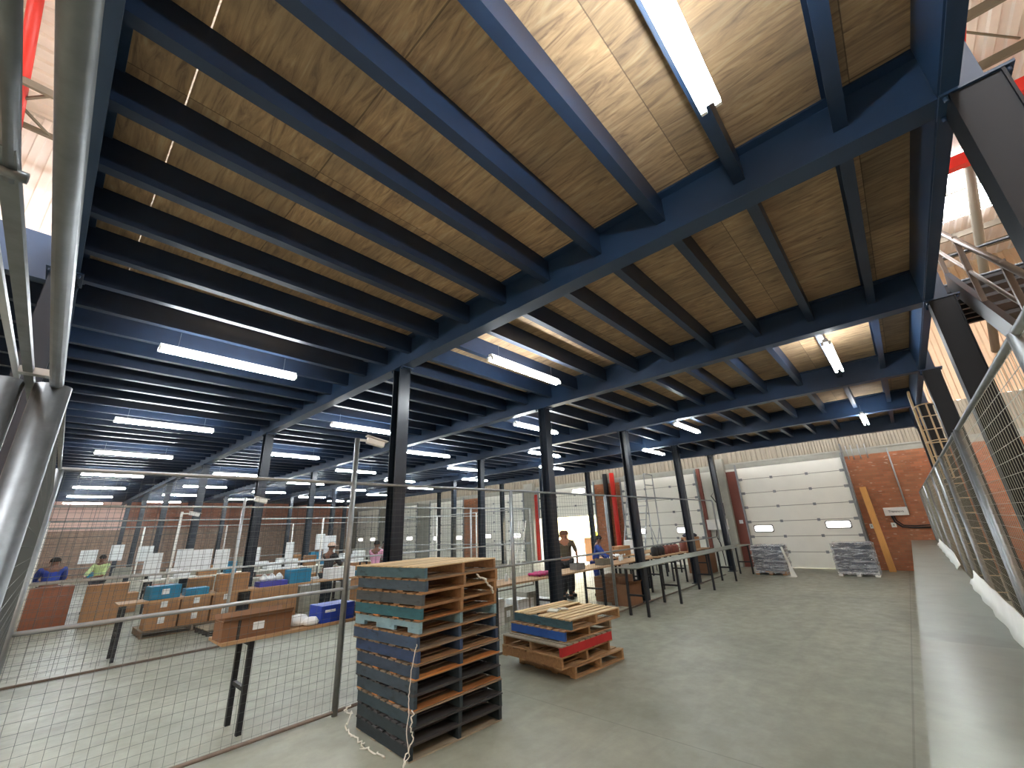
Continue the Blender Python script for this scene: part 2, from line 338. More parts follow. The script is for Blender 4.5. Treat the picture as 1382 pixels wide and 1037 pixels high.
# ------------------------------------------------------------------ mezzanine steelwork
for i, x in enumerate(GX):
    g = thing('steel_girder', 'deep navy steel I girder, %s of the six carrying the mezzanine' % ('outer edge one' if i==0 else girname[i]), 'girder', (x,0,ZG), 0, 'navy mezzanine girders')
    MB().prism(iprofile(.2,ZD-ZG-.002,.018,.012), (0,-1.1,0), (1,0,0),(0,0,1),(0,YE+1.1,0)).build('beam', M_navy, g)
    b = MB()
    for y in COLY:
        for dx in (-.06,.06):
            for dy in (-.15,.15): b.tube([(dx,y+dy,-.03),(dx,y+dy,.0)],.014,6)
    b.build('bolts', M_galvl, g) if 0 else None
jm = {}
for i in range(5):
    x0, x1 = GX[i]+.012, GX[i+1]-.012; me = MB().prism(cprofile(.095,ZD-ZJ-.002,.009), (0,0,0), (0,1,0),(0,0,1),(x1-x0,0,0)).mesh('steel_joist'); me.materials.append(M_joist)
    for k in range(57):
        y = -.413+.733*k
        if y > YE-.1: break
        o = bpy.data.objects.new('steel_joist', me); COL.objects.link(o); o.location = (x0, y, ZJ)
        lab = 'navy steel joist %s, %s from the stair side' % (bayname[i], ORD[k]) if k < 14 else 'navy steel joist deep in the hall %s, past the thirteenth' % bayname[i]
        tag(o, lab, 'joist', 'navy steel joists' if k < 14 else 'far navy joists '+bayname[i])
me = MB().prism(cprofile(.095,ZD-ZJ-.002,.009), (0,0,0), (0,1,0),(0,0,1),(3.72,0,0)).mesh('steel_joist'); me.materials.append(M_joist)
for k in range(8):
    o = bpy.data.objects.new('steel_joist', me); COL.objects.link(o); o.location = (-4.22, 6.5+.74*k, ZJ)
    tag(o, 'navy steel joist outside the outer edge beam, %s past the opening' % ORD[k], 'joist', 'navy joists beyond the edge beam')
tag(MB().prism(cprofile(.1,ZD-ZG,.01), (-4.22,5.95,ZG), (0,1,0),(0,0,1),(3.8,0,0)).build('edge_beam', M_navy), 'navy channel beam edging the opening beside the gate pipes', 'beam')
for i in range(5):
    o = MB().prism(cprofile(-.09,ZD-ZG+.06,.012), (GX[i]+.1,-.86,ZG), (0,1,0),(0,0,1),(GX[i+1]-GX[i]-.2,0,0)).build('edge_beam', M_navy)
    tag(o, 'navy channel edge beam on the stair side %s' % bayname[i], 'beam', 'stair side edge beams')
def hcol(mb, h, w=.2, d=.2):
    a, b, t = w/2, d/2, .014     # flanges face +-y
    mb.box(-a,-b,.02,a,-b+t,h).box(-a,b-t,.02,a,b,h).box(-.006,-b+t,.02,.006,b-t,h)
    return mb
cmesh = hcol(MB(), ZG-.02).mesh('shaft'); cmesh.materials.append(M_col)
bmesh_ = MB().box(-.11,-.11,.02,.11,.11,ZG-.02).box(-.125,-.125,.02,.125,-.11,ZG-.02).box(-.125,.11,.02,.125,.125,ZG-.02).mesh('box_shaft'); bmesh_.materials.append(M_colside)
pmesh = MB().box(-.15,-.15,0,.15,.15,.02).mesh('base_plate'); pmesh.materials.append(M_col)
tmesh = MB().box(-.13,-.17,ZG-.02,.13,.17,ZG)
for dx in (-.1,.1):
    for dy in (-.14,.14): tmesh.tube([(dx,dy,ZG-.06),(dx,dy,ZG-.018)],.014,6)
tmesh = tmesh.mesh('cap_plate'); tmesh.materials.append(M_navy)
rowname = ['stair side','fence line','second inner','third inner','fourth inner','fifth inner','farthest inner']
for i, x in enumerate(GX):
    for j, y in enumerate(COLY):
        if i == 0 and j < 1: continue
        c = thing('steel_column', 'dark navy steel H column under the %s girder in the %s row' % (girname[i], rowname[j]), 'column', (x,y,0), 0, 'navy steel columns')
        for nm, me in (('shaft',cmesh),('base_plate',pmesh),('cap_plate',tmesh)):
            o = bpy.data.objects.new(nm, bmesh_ if (j == 0 and nm == 'shaft') else me); COL.objects.link(o); o.parent = c
# ------------------------------------------------------------------ strip lights
def light_proto(loc, label):
    t = thing('strip_light', label, 'light', loc, 0, 'hanging fluorescent strip lights')
    MB().box(-.9,-.035,.03,.9,.035,.085).build('batten', M_white, t)
    for s in (-1,1): MB().tube([(-.88,s*.045,0),(.88,s*.045,0)],.019,8).build('tube', M_tube, t)
    for s in (-1,1):
        for u in (-1,1): MB().box(s*.895-.012,u*.045-.018,-.022,s*.895+.012,u*.045+.018,.04).build('lamp_holder', M_white, t)
    for s in (-1,1): MB().bar((s*.7,0,.085),(s*.7,0,.309),.006).build('hanger', M_galv, t)
    return t
rows = [(1.47,[.28,7.04,12.1,16.8,22.3,27.5,32.8,38]), (5.14,[4.25,9.75,14.6,20.2,25.5,30.6,36]), (8.68,[.29,6.95,11.85,17,22.2,27.4,33]), (12.25,[4.15,9.5,14.1,19.2,24.4,30]), (15.55,[.27,6.7,11.7,17,22,27,33])]
proto = None
for i, (x, ys) in enumerate(rows):
    for k, y in enumerate(ys):
        lab = 'twin tube white strip light %s, %s from the stair side' % (bayname[i], ORD[k])
        if proto is None: proto = light_proto((x,y,4.53), lab)
        else: tree_copy(proto, (x,y,4.53), label=lab)
# ------------------------------------------------------------------ dock doors
def dock_door(n, y0, y1, zb=0, ztop=4.12, wins=()):
    d = MB(); H = .6; z = zb; k = 0
    while z < ztop-.05:
        z1 = min(z+H, ztop); d.box(XW+.02, y0+.02, z+.011, XW+.07, y1-.02, z1-.011); d.box(XW+.02, y0+.02, z+.28, XW+.017, y1-.02, z+.286); z = z1
    o = struct('door_%d' % n, d, M_door, ('cream sectional dock door, %s' % ('raised open on daylight' if zb else 'closed')) + ', %s from the brick wall with the control box' % ORD[n-1])
    MB().box(XW+.045,y0+.005,zb-(.02 if not zb else 0),XW+.065,y1-.005,ztop-.005).build('seal_strip', M_seal, o)
    for s, y in ((-1,y0),(1,y1)):
        MB().box(XW-.06, y-.035, 0, XW+.02, y+.035, ztop+.15).build('track', M_galv, o)
    hb = MB(); z = zb+.6
    while z < ztop-.2:
        for t in (.33,.66): hb.box(XW-.01, y0+(y1-y0)*t-.05, z-.05, XW+.02, y0+(y1-y0)*t+.05, z+.05)
        for y in (y0+.1,y1-.1): hb.box(XW-.02, y-.08, z-.05, XW+.02, y+.08, z+.05)
        z += .6
    hb.build('hinge_set', M_galv, o)
    for (wy, wz, ww, wh) in wins:
        f = rrect(wy, wz, ww, wh, XW-.005, .03).build('window_frame', M_black, o)
        rrect(wy, wz, ww-.06, wh-.06, XW-.012, .03).build('pane', M_glow, f)
    return o
def rrect(y, z, w, h, x, t, r=.06):
    pts = []
    for cx, cy, a0 in ((1,1,0),(-1,1,90),(-1,-1,180),(1,-1,270)):
        for k in range(4):
            a = math.radians(a0+30*k); pts.append((cx*(w/2-r)+r*math.cos(a), cy*(h/2-r)+r*math.sin(a)))
    m = MB(); m.prism([(p[0],p[1]) for p in pts], (x,y,z), (0,1,0),(0,0,1),(t,0,0)); return m
dock_door(1, *doors[0], wins=((4.72,1.52,.74,.3),(2.13,1.6,.82,.3)))
dock_door(2, *doors[1], wins=((10.4,1.55,.74,.3),(8.1,1.55,.74,.3)))
dock_door(3, *doors[2], zb=2.45, wins=((13.9,3.85,.95,.34),))
dock_door(4, *doors[3], wins=((21.7,1.5,.9,.32),(19,1.5,.9,.32)))
dock_door(5, *doors[4], wins=((27.3,1.45,.9,.32),(24.7,1.45,.9,.32)))
dock_door(6, *doors[5], wins=((33,1.5,.9,.32),(30.9,1.5,.9,.32)))
dock_door(7, *doors[6], wins=((39,1.5,.9,.32),(36.8,1.5,.9,.32)))
struct('trim_1', MB().box(XW-.05,5.36,0,XW,5.75,4.0), M_brownred, 'dark red pier beside the first door')
struct('trim_2', MB().box(XW-.28,5.75,0,XW,6.05,4.6), M_conc, 'grey plastered pier')
struct('trim_3', MB().box(XW-.1,6.9,0,XW,7.05,4.3), M_brownred)
struct('trim_4', MB().box(XW-.3,17.2,0,XW,17.9,4.6), M_conc)
struct('trim_5', MB().box(XW-.1,17.0,0,XW,17.2,3.9), M_red)
# outside the open door
struct('floor_yard', MB().box(XW+.4,-10,-.25,XW+26,60,-.05), M_yard)
tag(bpy.data.objects['floor_yard'], 'pale sunlit concrete yard outside the open door', None, None, 'structure')
struct('wall_outside', MB().box(XW+22,-10,-.1,XW+22.3,60,6), M_yell, 'pale yellow wall across the yard')
# piping and boxes on the wall
tag(MB().tube([(XW-.25,11.5,0),(XW-.25,11.5,4.6)],.13,12).build('red_downpipe', M_red), 'thick red downpipe on the brick pier beside the open door', 'pipe')
tag(MB().tube([(XW-.22,11.95,0),(XW-.22,11.95,4.6)],.13,12).build('black_downpipe', M_black), 'thick black downpipe standing beside the red one', 'pipe')
c = thing('control_box', 'white control box with dark lettering on the brick wall by the first door', 'box', (XW-.12,.34,1.98))
MB().box(-.0,-.33,-.14,.12,.33,.14).build('enclosure', M_white, c, bevel=.01)
def text(name, s, size, mt, parent, loc, rot, label=None):
    cu = bpy.data.curves.new(name, 'FONT'); cu.body = s; cu.size = size; cu.extrude = .002; cu.align_x = 'CENTER'; cu.align_y = 'CENTER'
    o = bpy.data.objects.new(name, cu); COL.objects.link(o); dg = bpy.context.evaluated_depsgraph_get(); me = bpy.data.meshes.new_from_object(o.evaluated_get(dg)); bpy.data.objects.remove(o)
    o = bpy.data.objects.new(name, me); COL.objects.link(o); me.materials.append(mt); o.parent = parent; o.location = loc; o.rotation_euler = rot; return o
text('lettering', 'Transnova', .1, M_black, c, (-.004,0,.0), (PI/2,0,-PI/2))
def pipe(name, pts, r, m, label, cat='pipe', group=None): return tag(MB().tube(pts,r,8).build(name, m), label, cat, group)
pipe('conduit', [(XW-.04,.02,1.9),(XW-.04,.02,4.25)], .025, M_galvl, 'pale conduit rising from the control box to the cladding', 'conduit')
pipe('black_hose', [(XW-.05,.5,1.84),(XW-.07,.46,1.62),(XW-.08,.3,1.45),(XW-.08,.0,1.42),(XW-.08,-.6,1.42)], .03, M_rubber, 'black hose looping from the control box across the brick', 'hose')
pipe('black_hose', [(XW-.05,.44,1.84),(XW-.07,.4,1.66),(XW-.09,.25,1.5),(XW-.09,-.05,1.48),(XW-.09,-.6,1.5)], .02, M_rubber, 'thinner black hose above the looping hose on the brick', 'hose')
for k, y in enumerate((1.36,)): pipe('conduit', [(XW-.1,y,.4),(XW-.1,y,4.6)], .035, M_galv, 'grey vertical conduit along the first door frame', 'conduit')
for k, y in enumerate((.62,.83,1.04,1.2)): pipe('conduit', [(XW-.06,y,3.95),(XW-.06,y,4.5)], .016, M_galvl, 'short pale conduit stub over the brick wall, %s from the corner' % ORD[k], 'conduit', 'conduit stubs')
for k, (y,z,w) in enumerate(((1.15,1.5,.1),(1.0,1.5,.1),(.52,1.52,.14))):
    s = thing('wall_socket', ['white socket plate left of its grey neighbour near the plank','grey socket plate close behind the plank','white socket plate on the control box side of the plank'][k], 'socket', (XW-.03,y,z), 0, 'socket plates')
    MB().box(0,-w/2,-.08,.03,w/2,.08).build('plate', M_white if k != 1 else M_conc, s, bevel=.004); MB().box(-.004,-.015,-.03,0,.015,.03).build('rocker', M_conc, s)
tag(MB().box(XW-.08,5.45,1.75,XW-.05,5.6,1.9).build('notice_plate', M_paper), 'small white notice on the dark red pier', 'notice')
tag(MB().bar((XW-.62,.92,.01),(XW-.06,1.06,2.9),.19,.045,(1,0,0)).build('timber_plank', M_plank), 'long pine plank leaning on the brick wall by the first door', 'plank')
# ladders on the wall side
def caged_ladder():
    t = thing('caged_ladder', 'tan painted caged access ladder beyond the mesh fence', 'ladder', (13.1,-.87,0))
    for s in (-.19,.19): MB().tube([(0,s,.0),(0,s,4.35),(-.05,s,4.5),(-.28,s,4.56)],.026,8).build('rail', M_tan, t)
    for k in range(13): MB().tube([(0,-.19,.4+.3*k),(0,.19,.4+.3*k)],.012,6).build('rung', M_tan, t)
    for z in (2.6,3.4,4.2): MB().tube([(-.5*math.sin(a), .2*math.cos(a), z) for a in [PI*k/10 for k in range(11)]],.013,6).build('hoop', M_tan, t)
    for a in (.25,.5,.75): MB().bar((-.5*math.sin(PI*a),.2*math.cos(PI*a),2.6),(-.5*math.sin(PI*a),.2*math.cos(PI*a),4.2),.03,.01).build('cage_strap', M_tan, t)
caged_ladder()
# ------------------------------------------------------------------ staircase to the mezzanine
st = thing('steel_staircase', 'dark steel staircase with open treads climbing to the mezzanine', 'staircase', (8.0,-1.25,5.1))
slope = .8; n = 20
for s, y in ((0,0),(1,-1.1)):
    MB().bar((0,y,-.05),(-5.2,y,-.05-5.2*slope),.06,.24).build('stringer', M_black, st)
    MB().tube([(0.2,y,1.0),(0,y,.95),(-5.2,y,.95-5.2*slope)],.03,8).build('handrail', M_stair, st)
    MB().tube([(0,y,.5),(-5.2,y,.5-5.2*slope)],.02,8).build('mid_rail', M_stair, st)
    for k in range(5): MB().bar((-.05-k*1.15,y,-.05-k*1.15*slope),(-.05-k*1.15,y,.95-k*1.15*slope),.045).build('baluster', M_stair, st)
for k in range(19): MB().box(-.27*k-.26,-1.1,-.216*(k+1)-.04,-.27*k+.02,0,-.216*(k+1)).build('tread', M_black, st)
ld = st
b = MB().box(.05,-1.2,-.2,1.6,.1,-.1)
for k in range(6): b.box(.1+.26*k,-1.2,-.3,.16+.26*k,.1,-.2)
b.build('platform', M_black, ld)
for z in (.5,1.0): MB().tube([(0,-1.15,z),(1.6,-1.15,z),(1.6,0.05,z)],.024,8).build('guard_rail', M_black, ld)
for x, y in ((0,-1.15),(.8,-1.15),(1.6,-1.15),(1.6,-.5)): MB().bar((x,y,-.1),(x,y,1.0),.05).build('post', M_black, ld)
# ------------------------------------------------------------------ mesh fences
def wires(mb, p, d, L, z0, z1, sx, sz, w):
    p = Vector(p); d = Vector(d).normalized(); n = d.cross(Vector((0,0,1)))
    def fill(a, b):
        ax = (b-a).normalized(); u = n*w/2; v = ax.cross(n).normalized()*w/2
        vs = [a+u, a-u*.5+v*.87, a-u*.5-v*.87, b+u, b-u*.5+v*.87, b-u*.5-v*.87]
        mb.add(vs, [(0,1,4,3),(1,2,5,4),(2,0,3,5)])
    x = sx/2
    while x < L: q = p+d*x; fill(Vector((q.x,q.y,z0)), Vector((q.x,q.y,z1))); x += sx
    z = z0+sz/2
    while z < z1: fill(Vector((p.x,p.y,z)), Vector(((p+d*L).x,(p+d*L).y,z))); z += sz
    return mb
def fence(name, label, p, d, L, posts, rails, z0, z1, sx, sz, w, rpost=.03, rrail=.02, postz=None, meshL=None, m=None, mw=None, railL=None, group='galvanised mesh fences', postm=None):
    t = thing(name, label, 'fence', (p[0],p[1],0), 0, group); m = m or M_galv; mw = mw or M_wire
    d = Vector((d[0],d[1],0)).normalized(); o = Vector((0,0,0))
    for k, x in enumerate(posts):
        q = d*x; zt = (postz or {}).get(k, z1)
        MB().tube([(q.x,q.y,0),(q.x,q.y,zt)],rpost,10).build('post', postm or m, t)
    for z in rails:
        e = d*(railL or L); MB().tube([(0,0,z),(e.x,e.y,z)],rrail,8).build('rail', M_raild if z < .06 else m, t)
    ps = [x for x in posts if x <= (meshL or L)+.01]
    if ps[0] > .05: ps = [0]+ps
    if ps[-1] < (meshL or L)-.05: ps.append(meshL or L)
    for a, b in zip(ps[:-1], ps[1:]):
        wires(MB(), d*a, d, b-a, z0, z1, sx, sz, w).build('mesh_panel', mw, t)
    return t
fence('mesh_fence', 'tall galvanised mesh fence closing off the packing area behind the pallet stack', (0,5.55), (1,0), 17.5, [0,2.81,6.0,9.5], [2.67,1.35,.04], .04, 2.67, .09, .08, .0030, postz={1:3.3}, meshL=9.5, rpost=.036)
f0 = [o for o in bpy.data.objects if o.name == 'mesh_fence'][0]
MB().tube([(17.5,0,2.67),(17.6,0,2.6),(17.6,0,1.2)],.03,8).build('post', M_galvl, f0)
fence('mesh_fence', 'galvanised mesh fence across the middle of the packing area', (0,10.6), (1,0), 12.5, [0,2.9,6.5,9.5,12.5], [2.66,1.45,.04], .1, 2.66, .1, .1, .0038, m=M_galvl)
fence('mesh_fence', 'farther mesh fence with white posts beside the rear tables', (0,15.0), (1,0), 15, [0.1,2.6,4.4,6.6,9.2,11.5,14], [2.58,1.25], .1, 2.58, .12, .12, .004, m=M_galvl, postm=M_white)
fence('mesh_fence', 'farthest mesh fence ahead of the brown brick wall', (0,24.0), (1,0), 17, [0.1,3,6,9,12,15], [2.66,1.2], .1, 2.66, .2, .2, .005, m=M_galvl, postm=M_white)
fence('mesh_fence', 'short cross fence running toward the dock doors', (12.5,10.6), (0,1), 9, [0,3,6,9], [2.66,1.4], .1, 2.66, .12, .12, .004, m=M_galvl, postm=M_white)
# side fence edge-on beside the camera, and the gate
sf = thing('mesh_fence', 'mesh fence seen edge-on beside the near gate pipes', 'fence', (-.0,0,0), 0, 'galvanised mesh fences')
wires(MB(), (-.05,2.02,0), (.05,3.53,0), 3.52, .05, 2.5, .09, .08, .003).build('mesh_panel', M_wire, sf)
MB().tube([(-.05,2.02,2.5),(0,5.55,2.67)],.012,8).build('rail', M_galv, sf)
gt = thing('pipe_gate', 'near galvanised pipe gate frame crossing overhead', 'gate', (0,0,0))
MB().tube([(-.072,1.96,0),(-.072,1.96,2.5)],.044,16).build('post', M_gate, gt)
MB().tube([(-.09,-.9,2.5),(-.085,.467,2.5),(-.066,1.95,2.5)],.0165,12).build('top_rail', M_gate, gt)
MB().tube([(-.168,1.95,0),(-.168,1.95,2.5)],.036,14).build('leaf_post', M_gate, gt)
MB().tube([(-.128,-.9,2.5),(-.131,.5,2.5),(-.137,.82,2.5)],.0095,12).build('leaf_rail', M_gate, gt)
MB().bar((-.139,.74,2.5),(-.118,2.4,2.5),.02,.016).build('leaf_brace', M_gate, gt)
MB().bar((-.163,1.0,2.5),(-.150,1.9,2.5),.012,.012).build('leaf_brace', M_galvl, gt)
MB().bar((-.145,1.82,2.5),(-.07,1.82,2.5),.03,.02).build('spacer', M_galvl, gt)
MB().tube([(-.15,.79,2.49),(-.118,.79,2.49)],.008,6).build('bolt', M_gate, gt)
# fence on the stair side behind the steel topped bench
rf = fence('mesh_fence', 'galvanised mesh fence standing behind the long steel topped bench', (1.2,-.455), (1,0), 19.6, [1.08,3.65,3.83,6.05,7.5,9.1,11.6,14.1,17,19.5], [2.6,.3], .3, 2.6, .07, .07, .003, rpost=.026, rrail=.016, mw=M_wirel, m=M_galv)
for o in [o for o in rf.children if o.name.startswith('mesh_panel')][:0]: pass
def cctv(x, y, z, label, ang=0):
    t = thing('security_camera', label, 'camera', (x,y,z), ang, 'pole cameras')
    MB().bar((0,0,0),(.14,0,0),.03).build('bracket', M_white, t)
    MB().obox((.26,0,-.02),(.26,.09,.09),0,.22,0).build('housing', M_white, t, bevel=.015)
    MB().obox((.28,0,.035),(.32,.11,.012),0,.22,0).build('sun_shield', M_white, t)
    MB().lathe([(.03,0),(.03,.01)],(0,0,0),12).build('lens', M_black, t).location = (.38,0,-.08)
cctv(2.81,5.55,3.28, 'white security camera on the tall fence post near the pallet stack', -.2)
cctv(2.94,10.6,2.82, 'white security camera on the middle fence post by the rear tables', -.2)
cctv(2.62,15.0,2.75, 'small white security camera on the farther white fence post', -.2)
MB().tube([(2.9,0,2.6),(2.9,0,2.86)],.03,8).build('post', M_galvl, [o for o in bpy.data.objects if o.name=='mesh_fence.001'][0])
MB().tube([(2.6,0,2.5),(2.6,0,2.8)],.03,8).build('post', M_white, [o for o in bpy.data.objects if o.name=='mesh_fence.002'][0])
# white plastic kerb on the bench
for k, (x0, x1) in enumerate(((4.2,8.9),(10.8,17.8))):
    v = []; f = []; n = 24
    for i in range(n+1):
        x = x0+(x1-x0)*i/n; w = .02*math.sin(i*1.3+k); e = min(i, n-i, 3)/3
        v += [(x,-.37+w*.5,1.006),(x,-.40+w*.4,1.06),(x,-.424+w*.1,1.07+.15*e+w*.5)]
    for i in range(n):
        for j in (0,1): a = i*3+j; f.append((a,a+3,a+4,a+1))
    o = MB().add(v, f, True).build('plastic_strip', M_white); s = o.modifiers.new('s','SOLIDIFY'); s.thickness = .008
    tag(o, ['white plastic strip leaning on the fence at the near part of the bench','white plastic strip leaning on the fence near the brick wall'][k], 'strip', 'white plastic strips')
# ------------------------------------------------------------------ steel topped bench
bn = thing('work_bench', 'long waist high bench with worn galvanised steel top beside the fence', 'bench', (0,0,0))
xs = [-1.2, 2.6, 5.08, 8.56, 12.2, 16.2, 20.85]
for k in range(6):
    MB().box(xs[k]+.001,-.43,.985,xs[k+1]-.001,.195+(.004 if k==1 else 0),1.0+(.002 if k<2 else 0)).build('steel_sheet', M_sheet2 if k < 2 else M_sheet, bn)
MB().box(-1.2,.16,.93,20.8,.19,.985).box(-1.2,-.42,.93,20.8,-.39,.985).build('frame', M_galv, bn)
for x in (-1,2,5,8,11,14,17,20.5):
    for y in (-.38,.12): MB().bar((x,y,0),(x,y,.93),.05).build('leg', M_black, bn)
# ------------------------------------------------------------------ tables
def table(label, x0, x1, y0, y1, z, top, legs, group='long packing tables', th=.035, name='packing_table'):
    t = thing(name, label, 'table', (x0,y0,0), 0, group); L = x1-x0; W = y1-y0
    MB().box(0,0,z-th,L,W,z).build('tabletop', top, t, bevel=.003)
    for x in legs:
        x -= x0
        for y in (.06, W-.08): MB().bar((x,y,0),(x,y,z-th),.052).build('leg', M_black, t); 
        MB().bar((x,.06,.42),(x,W-.08,.42),.04).build('crossbar', M_black, t)
        MB().bar((x,.06,z-th-.03),(x,W-.08,z-th-.03),.04).build('crossbar', M_black, t)
    return t
table('long narrow table with galvanised sheet top running toward the dock door', 9.2, 18.5, 4.75, 5.33, 1.03, M_sheet, [9.57,11.42,13.95,16.15,18.3], th=.02)
table('narrow wooden table just behind the mesh fence by the corner', 1.62, 5.3, 5.88, 6.42, .93, M_tabw, [1.93,4.9])
table('long wooden packing table behind the two pallet stacks', 5.9, 13.0, 6.15, 6.85, .95, M_tabw, [6.2,8.1,10.1,12,12.8])
table('wooden table in the rear packing row nearest the far corner', 1.28, 9.5, 11.15, 11.75, .95, M_tabw, [1.38,3.4,5.6,7.8,9.3])
table('long pale table along the third packing row', 2.4, 9.8, 17.2, 17.9, .95, M_white, [2.6,5.4,7.8,9.6])
table('long pale table along the farthest packing row', .3, 12, 20.6, 21.3, .95, M_white, [.6,3,5.4,7.8,9.6,11.8])
table('wide packing table below the open dock door', 12.5, 18.2, 7.3, 8.0, .95, M_tabw, [12.8,14.8,16.6,18])
# ------------------------------------------------------------------ pallets
def paint(name, rgb, r=.1): return mat(name, rgb, .7, 0, .18, 6, .15, stretch=(1,1,3), rand=r, dirt=(tuple(int(c*.7) for c in rgb), 5, .6))
def wood(name, rgb): return mat(name, rgb, .75, 0, .2, 5, .2, stretch=(.5,5,5), rand=.2)
W_new = wood('pallet_pine', (200,174,132)); W_or = wood('pallet_orange_pine', (146,112,78)); W_old = wood('weathered_pallet', (126,110,92)); W_dark = wood('dark_pallet', (60,60,62)); W_brn = wood('brown_pallet', (162,130,94)); W_edge = wood('bright_orange_board', (176,118,66))
W_grey = wood('grey_pallet', (150,140,120))
def pallet(label, loc, rz, L=1.18, W=1.13, H=.128, side=None, mid=None, board=None, low=None, group=None, side2=None, notch=False, nb=9, drop=(), tbd=.017, name='wooden_pallet', cat='pallet'):
    """stringers run along y, deck boards along x; origin at the near corner"""
    t = thing(name, label, cat, loc, rz, group); tb = tbd; hs = H-2*tb
    sw = .042
    for k, x in enumerate((0, L/2-sw/2, L-sw)):
        b = MB()
        if notch and k == 0:
            b.box(x,0,tb+hs*.45,x+sw,W,tb+hs)
            for a, c in ((0,.16),(.36,.64),(.84,1)): b.box(x,W*a,tb,x+sw,W*c,tb+hs*.45)
        else: b.box(x,0,tb,x+sw,W,tb+hs)
        b.build('stringer', (side if k == 0 else (mid if k == 1 else (side2 or side))), t, bevel=.002)
    bw = W/nb*.74
    for k in range(nb):
        if k in drop: continue
        y = k*(W-bw)/(nb-1); j = rnd.uniform(-.006,.006)
        MB().box(-.006+j,y,H-tb,L+.006+j,y+bw,H-.0005).build('deck_board', board, t)
    for y in (0,(W-.1)/3,(W-.1)*2/3,W-.1): MB().box(0,y,0.0005,L,y+.1,tb).build('base_board', low or board, t)
    return t
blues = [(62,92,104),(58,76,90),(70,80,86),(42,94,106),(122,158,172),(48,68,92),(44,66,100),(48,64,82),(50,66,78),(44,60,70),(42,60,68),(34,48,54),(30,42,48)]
desc = ['faded teal blue sides and clean pine top, topmost','slate blue sides, second from the top','grey blue sides with orange pine boards','deep teal sides, just above the pale blue one','pale sky blue notched side','navy blue sides, just below the pale blue one','dull blue sides, second below the pale blue one','dark slate sides, third below the pale blue one','dark grey blue sides, fifth from the floor','charcoal green sides, fourth from the floor','charcoal sides, third from the floor','near black sides, second from the floor','near black sides, standing on the floor']
Hs = 1.648/13
for i in range(13):
    j = 12-i; t = j/12.0           # j: level from floor
    rz = math.radians(-3+10.0*t) + rnd.uniform(-.012,.012)
    x = 2.745+.095*t+rnd.uniform(-.012,.012); y = 3.945-.06*t+rnd.uniform(-.012,.012)
    x += [0,.0,-.01,-.015,0,-.02,-.01,0,-.01,.01,.01,.0,0][i]
    L = 1.165+.035*t; W = 1.09+.09*t
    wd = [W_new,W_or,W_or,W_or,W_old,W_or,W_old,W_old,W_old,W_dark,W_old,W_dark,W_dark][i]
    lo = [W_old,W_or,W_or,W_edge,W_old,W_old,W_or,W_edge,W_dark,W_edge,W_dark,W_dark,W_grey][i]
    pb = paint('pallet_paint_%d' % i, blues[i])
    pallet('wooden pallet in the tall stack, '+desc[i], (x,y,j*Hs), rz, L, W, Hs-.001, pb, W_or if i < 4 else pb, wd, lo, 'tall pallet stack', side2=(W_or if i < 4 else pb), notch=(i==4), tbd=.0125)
P_red = mat('red_pallet_paint', (176,36,40), .65, 0, .1, 6); P_blue = mat('bright_blue_pallet_paint', (34,86,164), .65, 0, .1, 6); P_tl = paint('dull_teal_pallet_paint', (58,92,104))
H2 = .146
pallet('brown wooden pallet on the floor under the low stack', (5.42,3.93,0), math.radians(-5), 1.18,1.13,H2-.001, W_brn,W_brn,W_brn,W_brn,'low pallet stack')
pallet('brown pallet with its slats jutting out, second from the floor in the low stack', (5.19,3.98,H2), math.radians(-4), 1.15,1.2,H2-.001, W_or,W_brn,W_brn,W_brn,'low pallet stack')
pr_ = pallet('pale pallet with a bright red side, middle of the low stack', (5.24,5.12,2*H2), math.radians(-4-90), 1.18,1.2,H2-.001, W_brn,W_brn,W_grey,W_brn,'low pallet stack', side2=P_red)
pallet('pallet with bright blue side, second from the top of the low stack', (5.33,4.0,3*H2), math.radians(-5), 1.12,1.12,H2-.001, P_blue,W_brn,W_brn,W_brn,'low pallet stack', side2=W_grey)
pallet('pallet with dull teal side and missing slat, topmost of the low stack', (5.36,3.9,4*H2), math.radians(-5), 1.2,1.17,H2-.001, P_tl,W_brn,W_new,W_brn,'low pallet stack', side2=W_brn, drop=(5,))
# torn plastic scrap on the low stack
tag(MB().obox((5.75,4.5,5*H2+.012),(.2,.16,.02),.05,0,.4).obox((5.9,4.42,5*H2+.02),(.14,.1,.02),0,.1,-.3).build('plastic_scrap', M_string), 'crumpled pale plastic scrap on the low pallet stack', 'scrap')
# twine
def twine(name, label, pts, r=.004, fr=0):
    out = [Vector(p) for p in pts]
    sm = []
    for i in range(len(out)-1):
        for k in range(6):
            t = k/6; p = out[i].lerp(out[i+1], t); sm.append(p+Vector((rnd.uniform(-1,1),rnd.uniform(-1,1),rnd.uniform(-1,1)))*fr)
    sm.append(out[-1]); tag(MB().tube(sm, r, 5).build(name, M_string), label, 'string', 'loose white twine')
twine('packing_twine', 'white twine hanging down the near corner of the tall pallet stack', [(2.76,3.88,.95),(2.73,3.88,.88),(2.70,3.90,.6),(2.70,3.90,.42),(2.68,3.89,.25),(2.72,3.90,.08),(2.6,3.85,.01),(2.45,3.75,.008)], .0045, .006)
twine('packing_twine', 'second frayed white strand at the foot of the near stack corner', [(2.73,3.87,.42),(2.71,3.88,.3),(2.74,3.88,.2),(2.66,3.86,.1),(2.62,3.84,.01),(2.47,3.7,.008)], .006, .012)
twine('packing_twine', 'tangle of white twine dragging off the fence side foot of the tall stack', [(2.68,4.98,.26),(2.64,5.0,.22),(2.69,4.92,.2),(2.64,4.96,.08),(2.66,4.8,.03),(2.67,4.6,.01),(2.62,4.55,.01),(2.66,4.35,.01),(2.66,4.2,.008)], .008, .02)
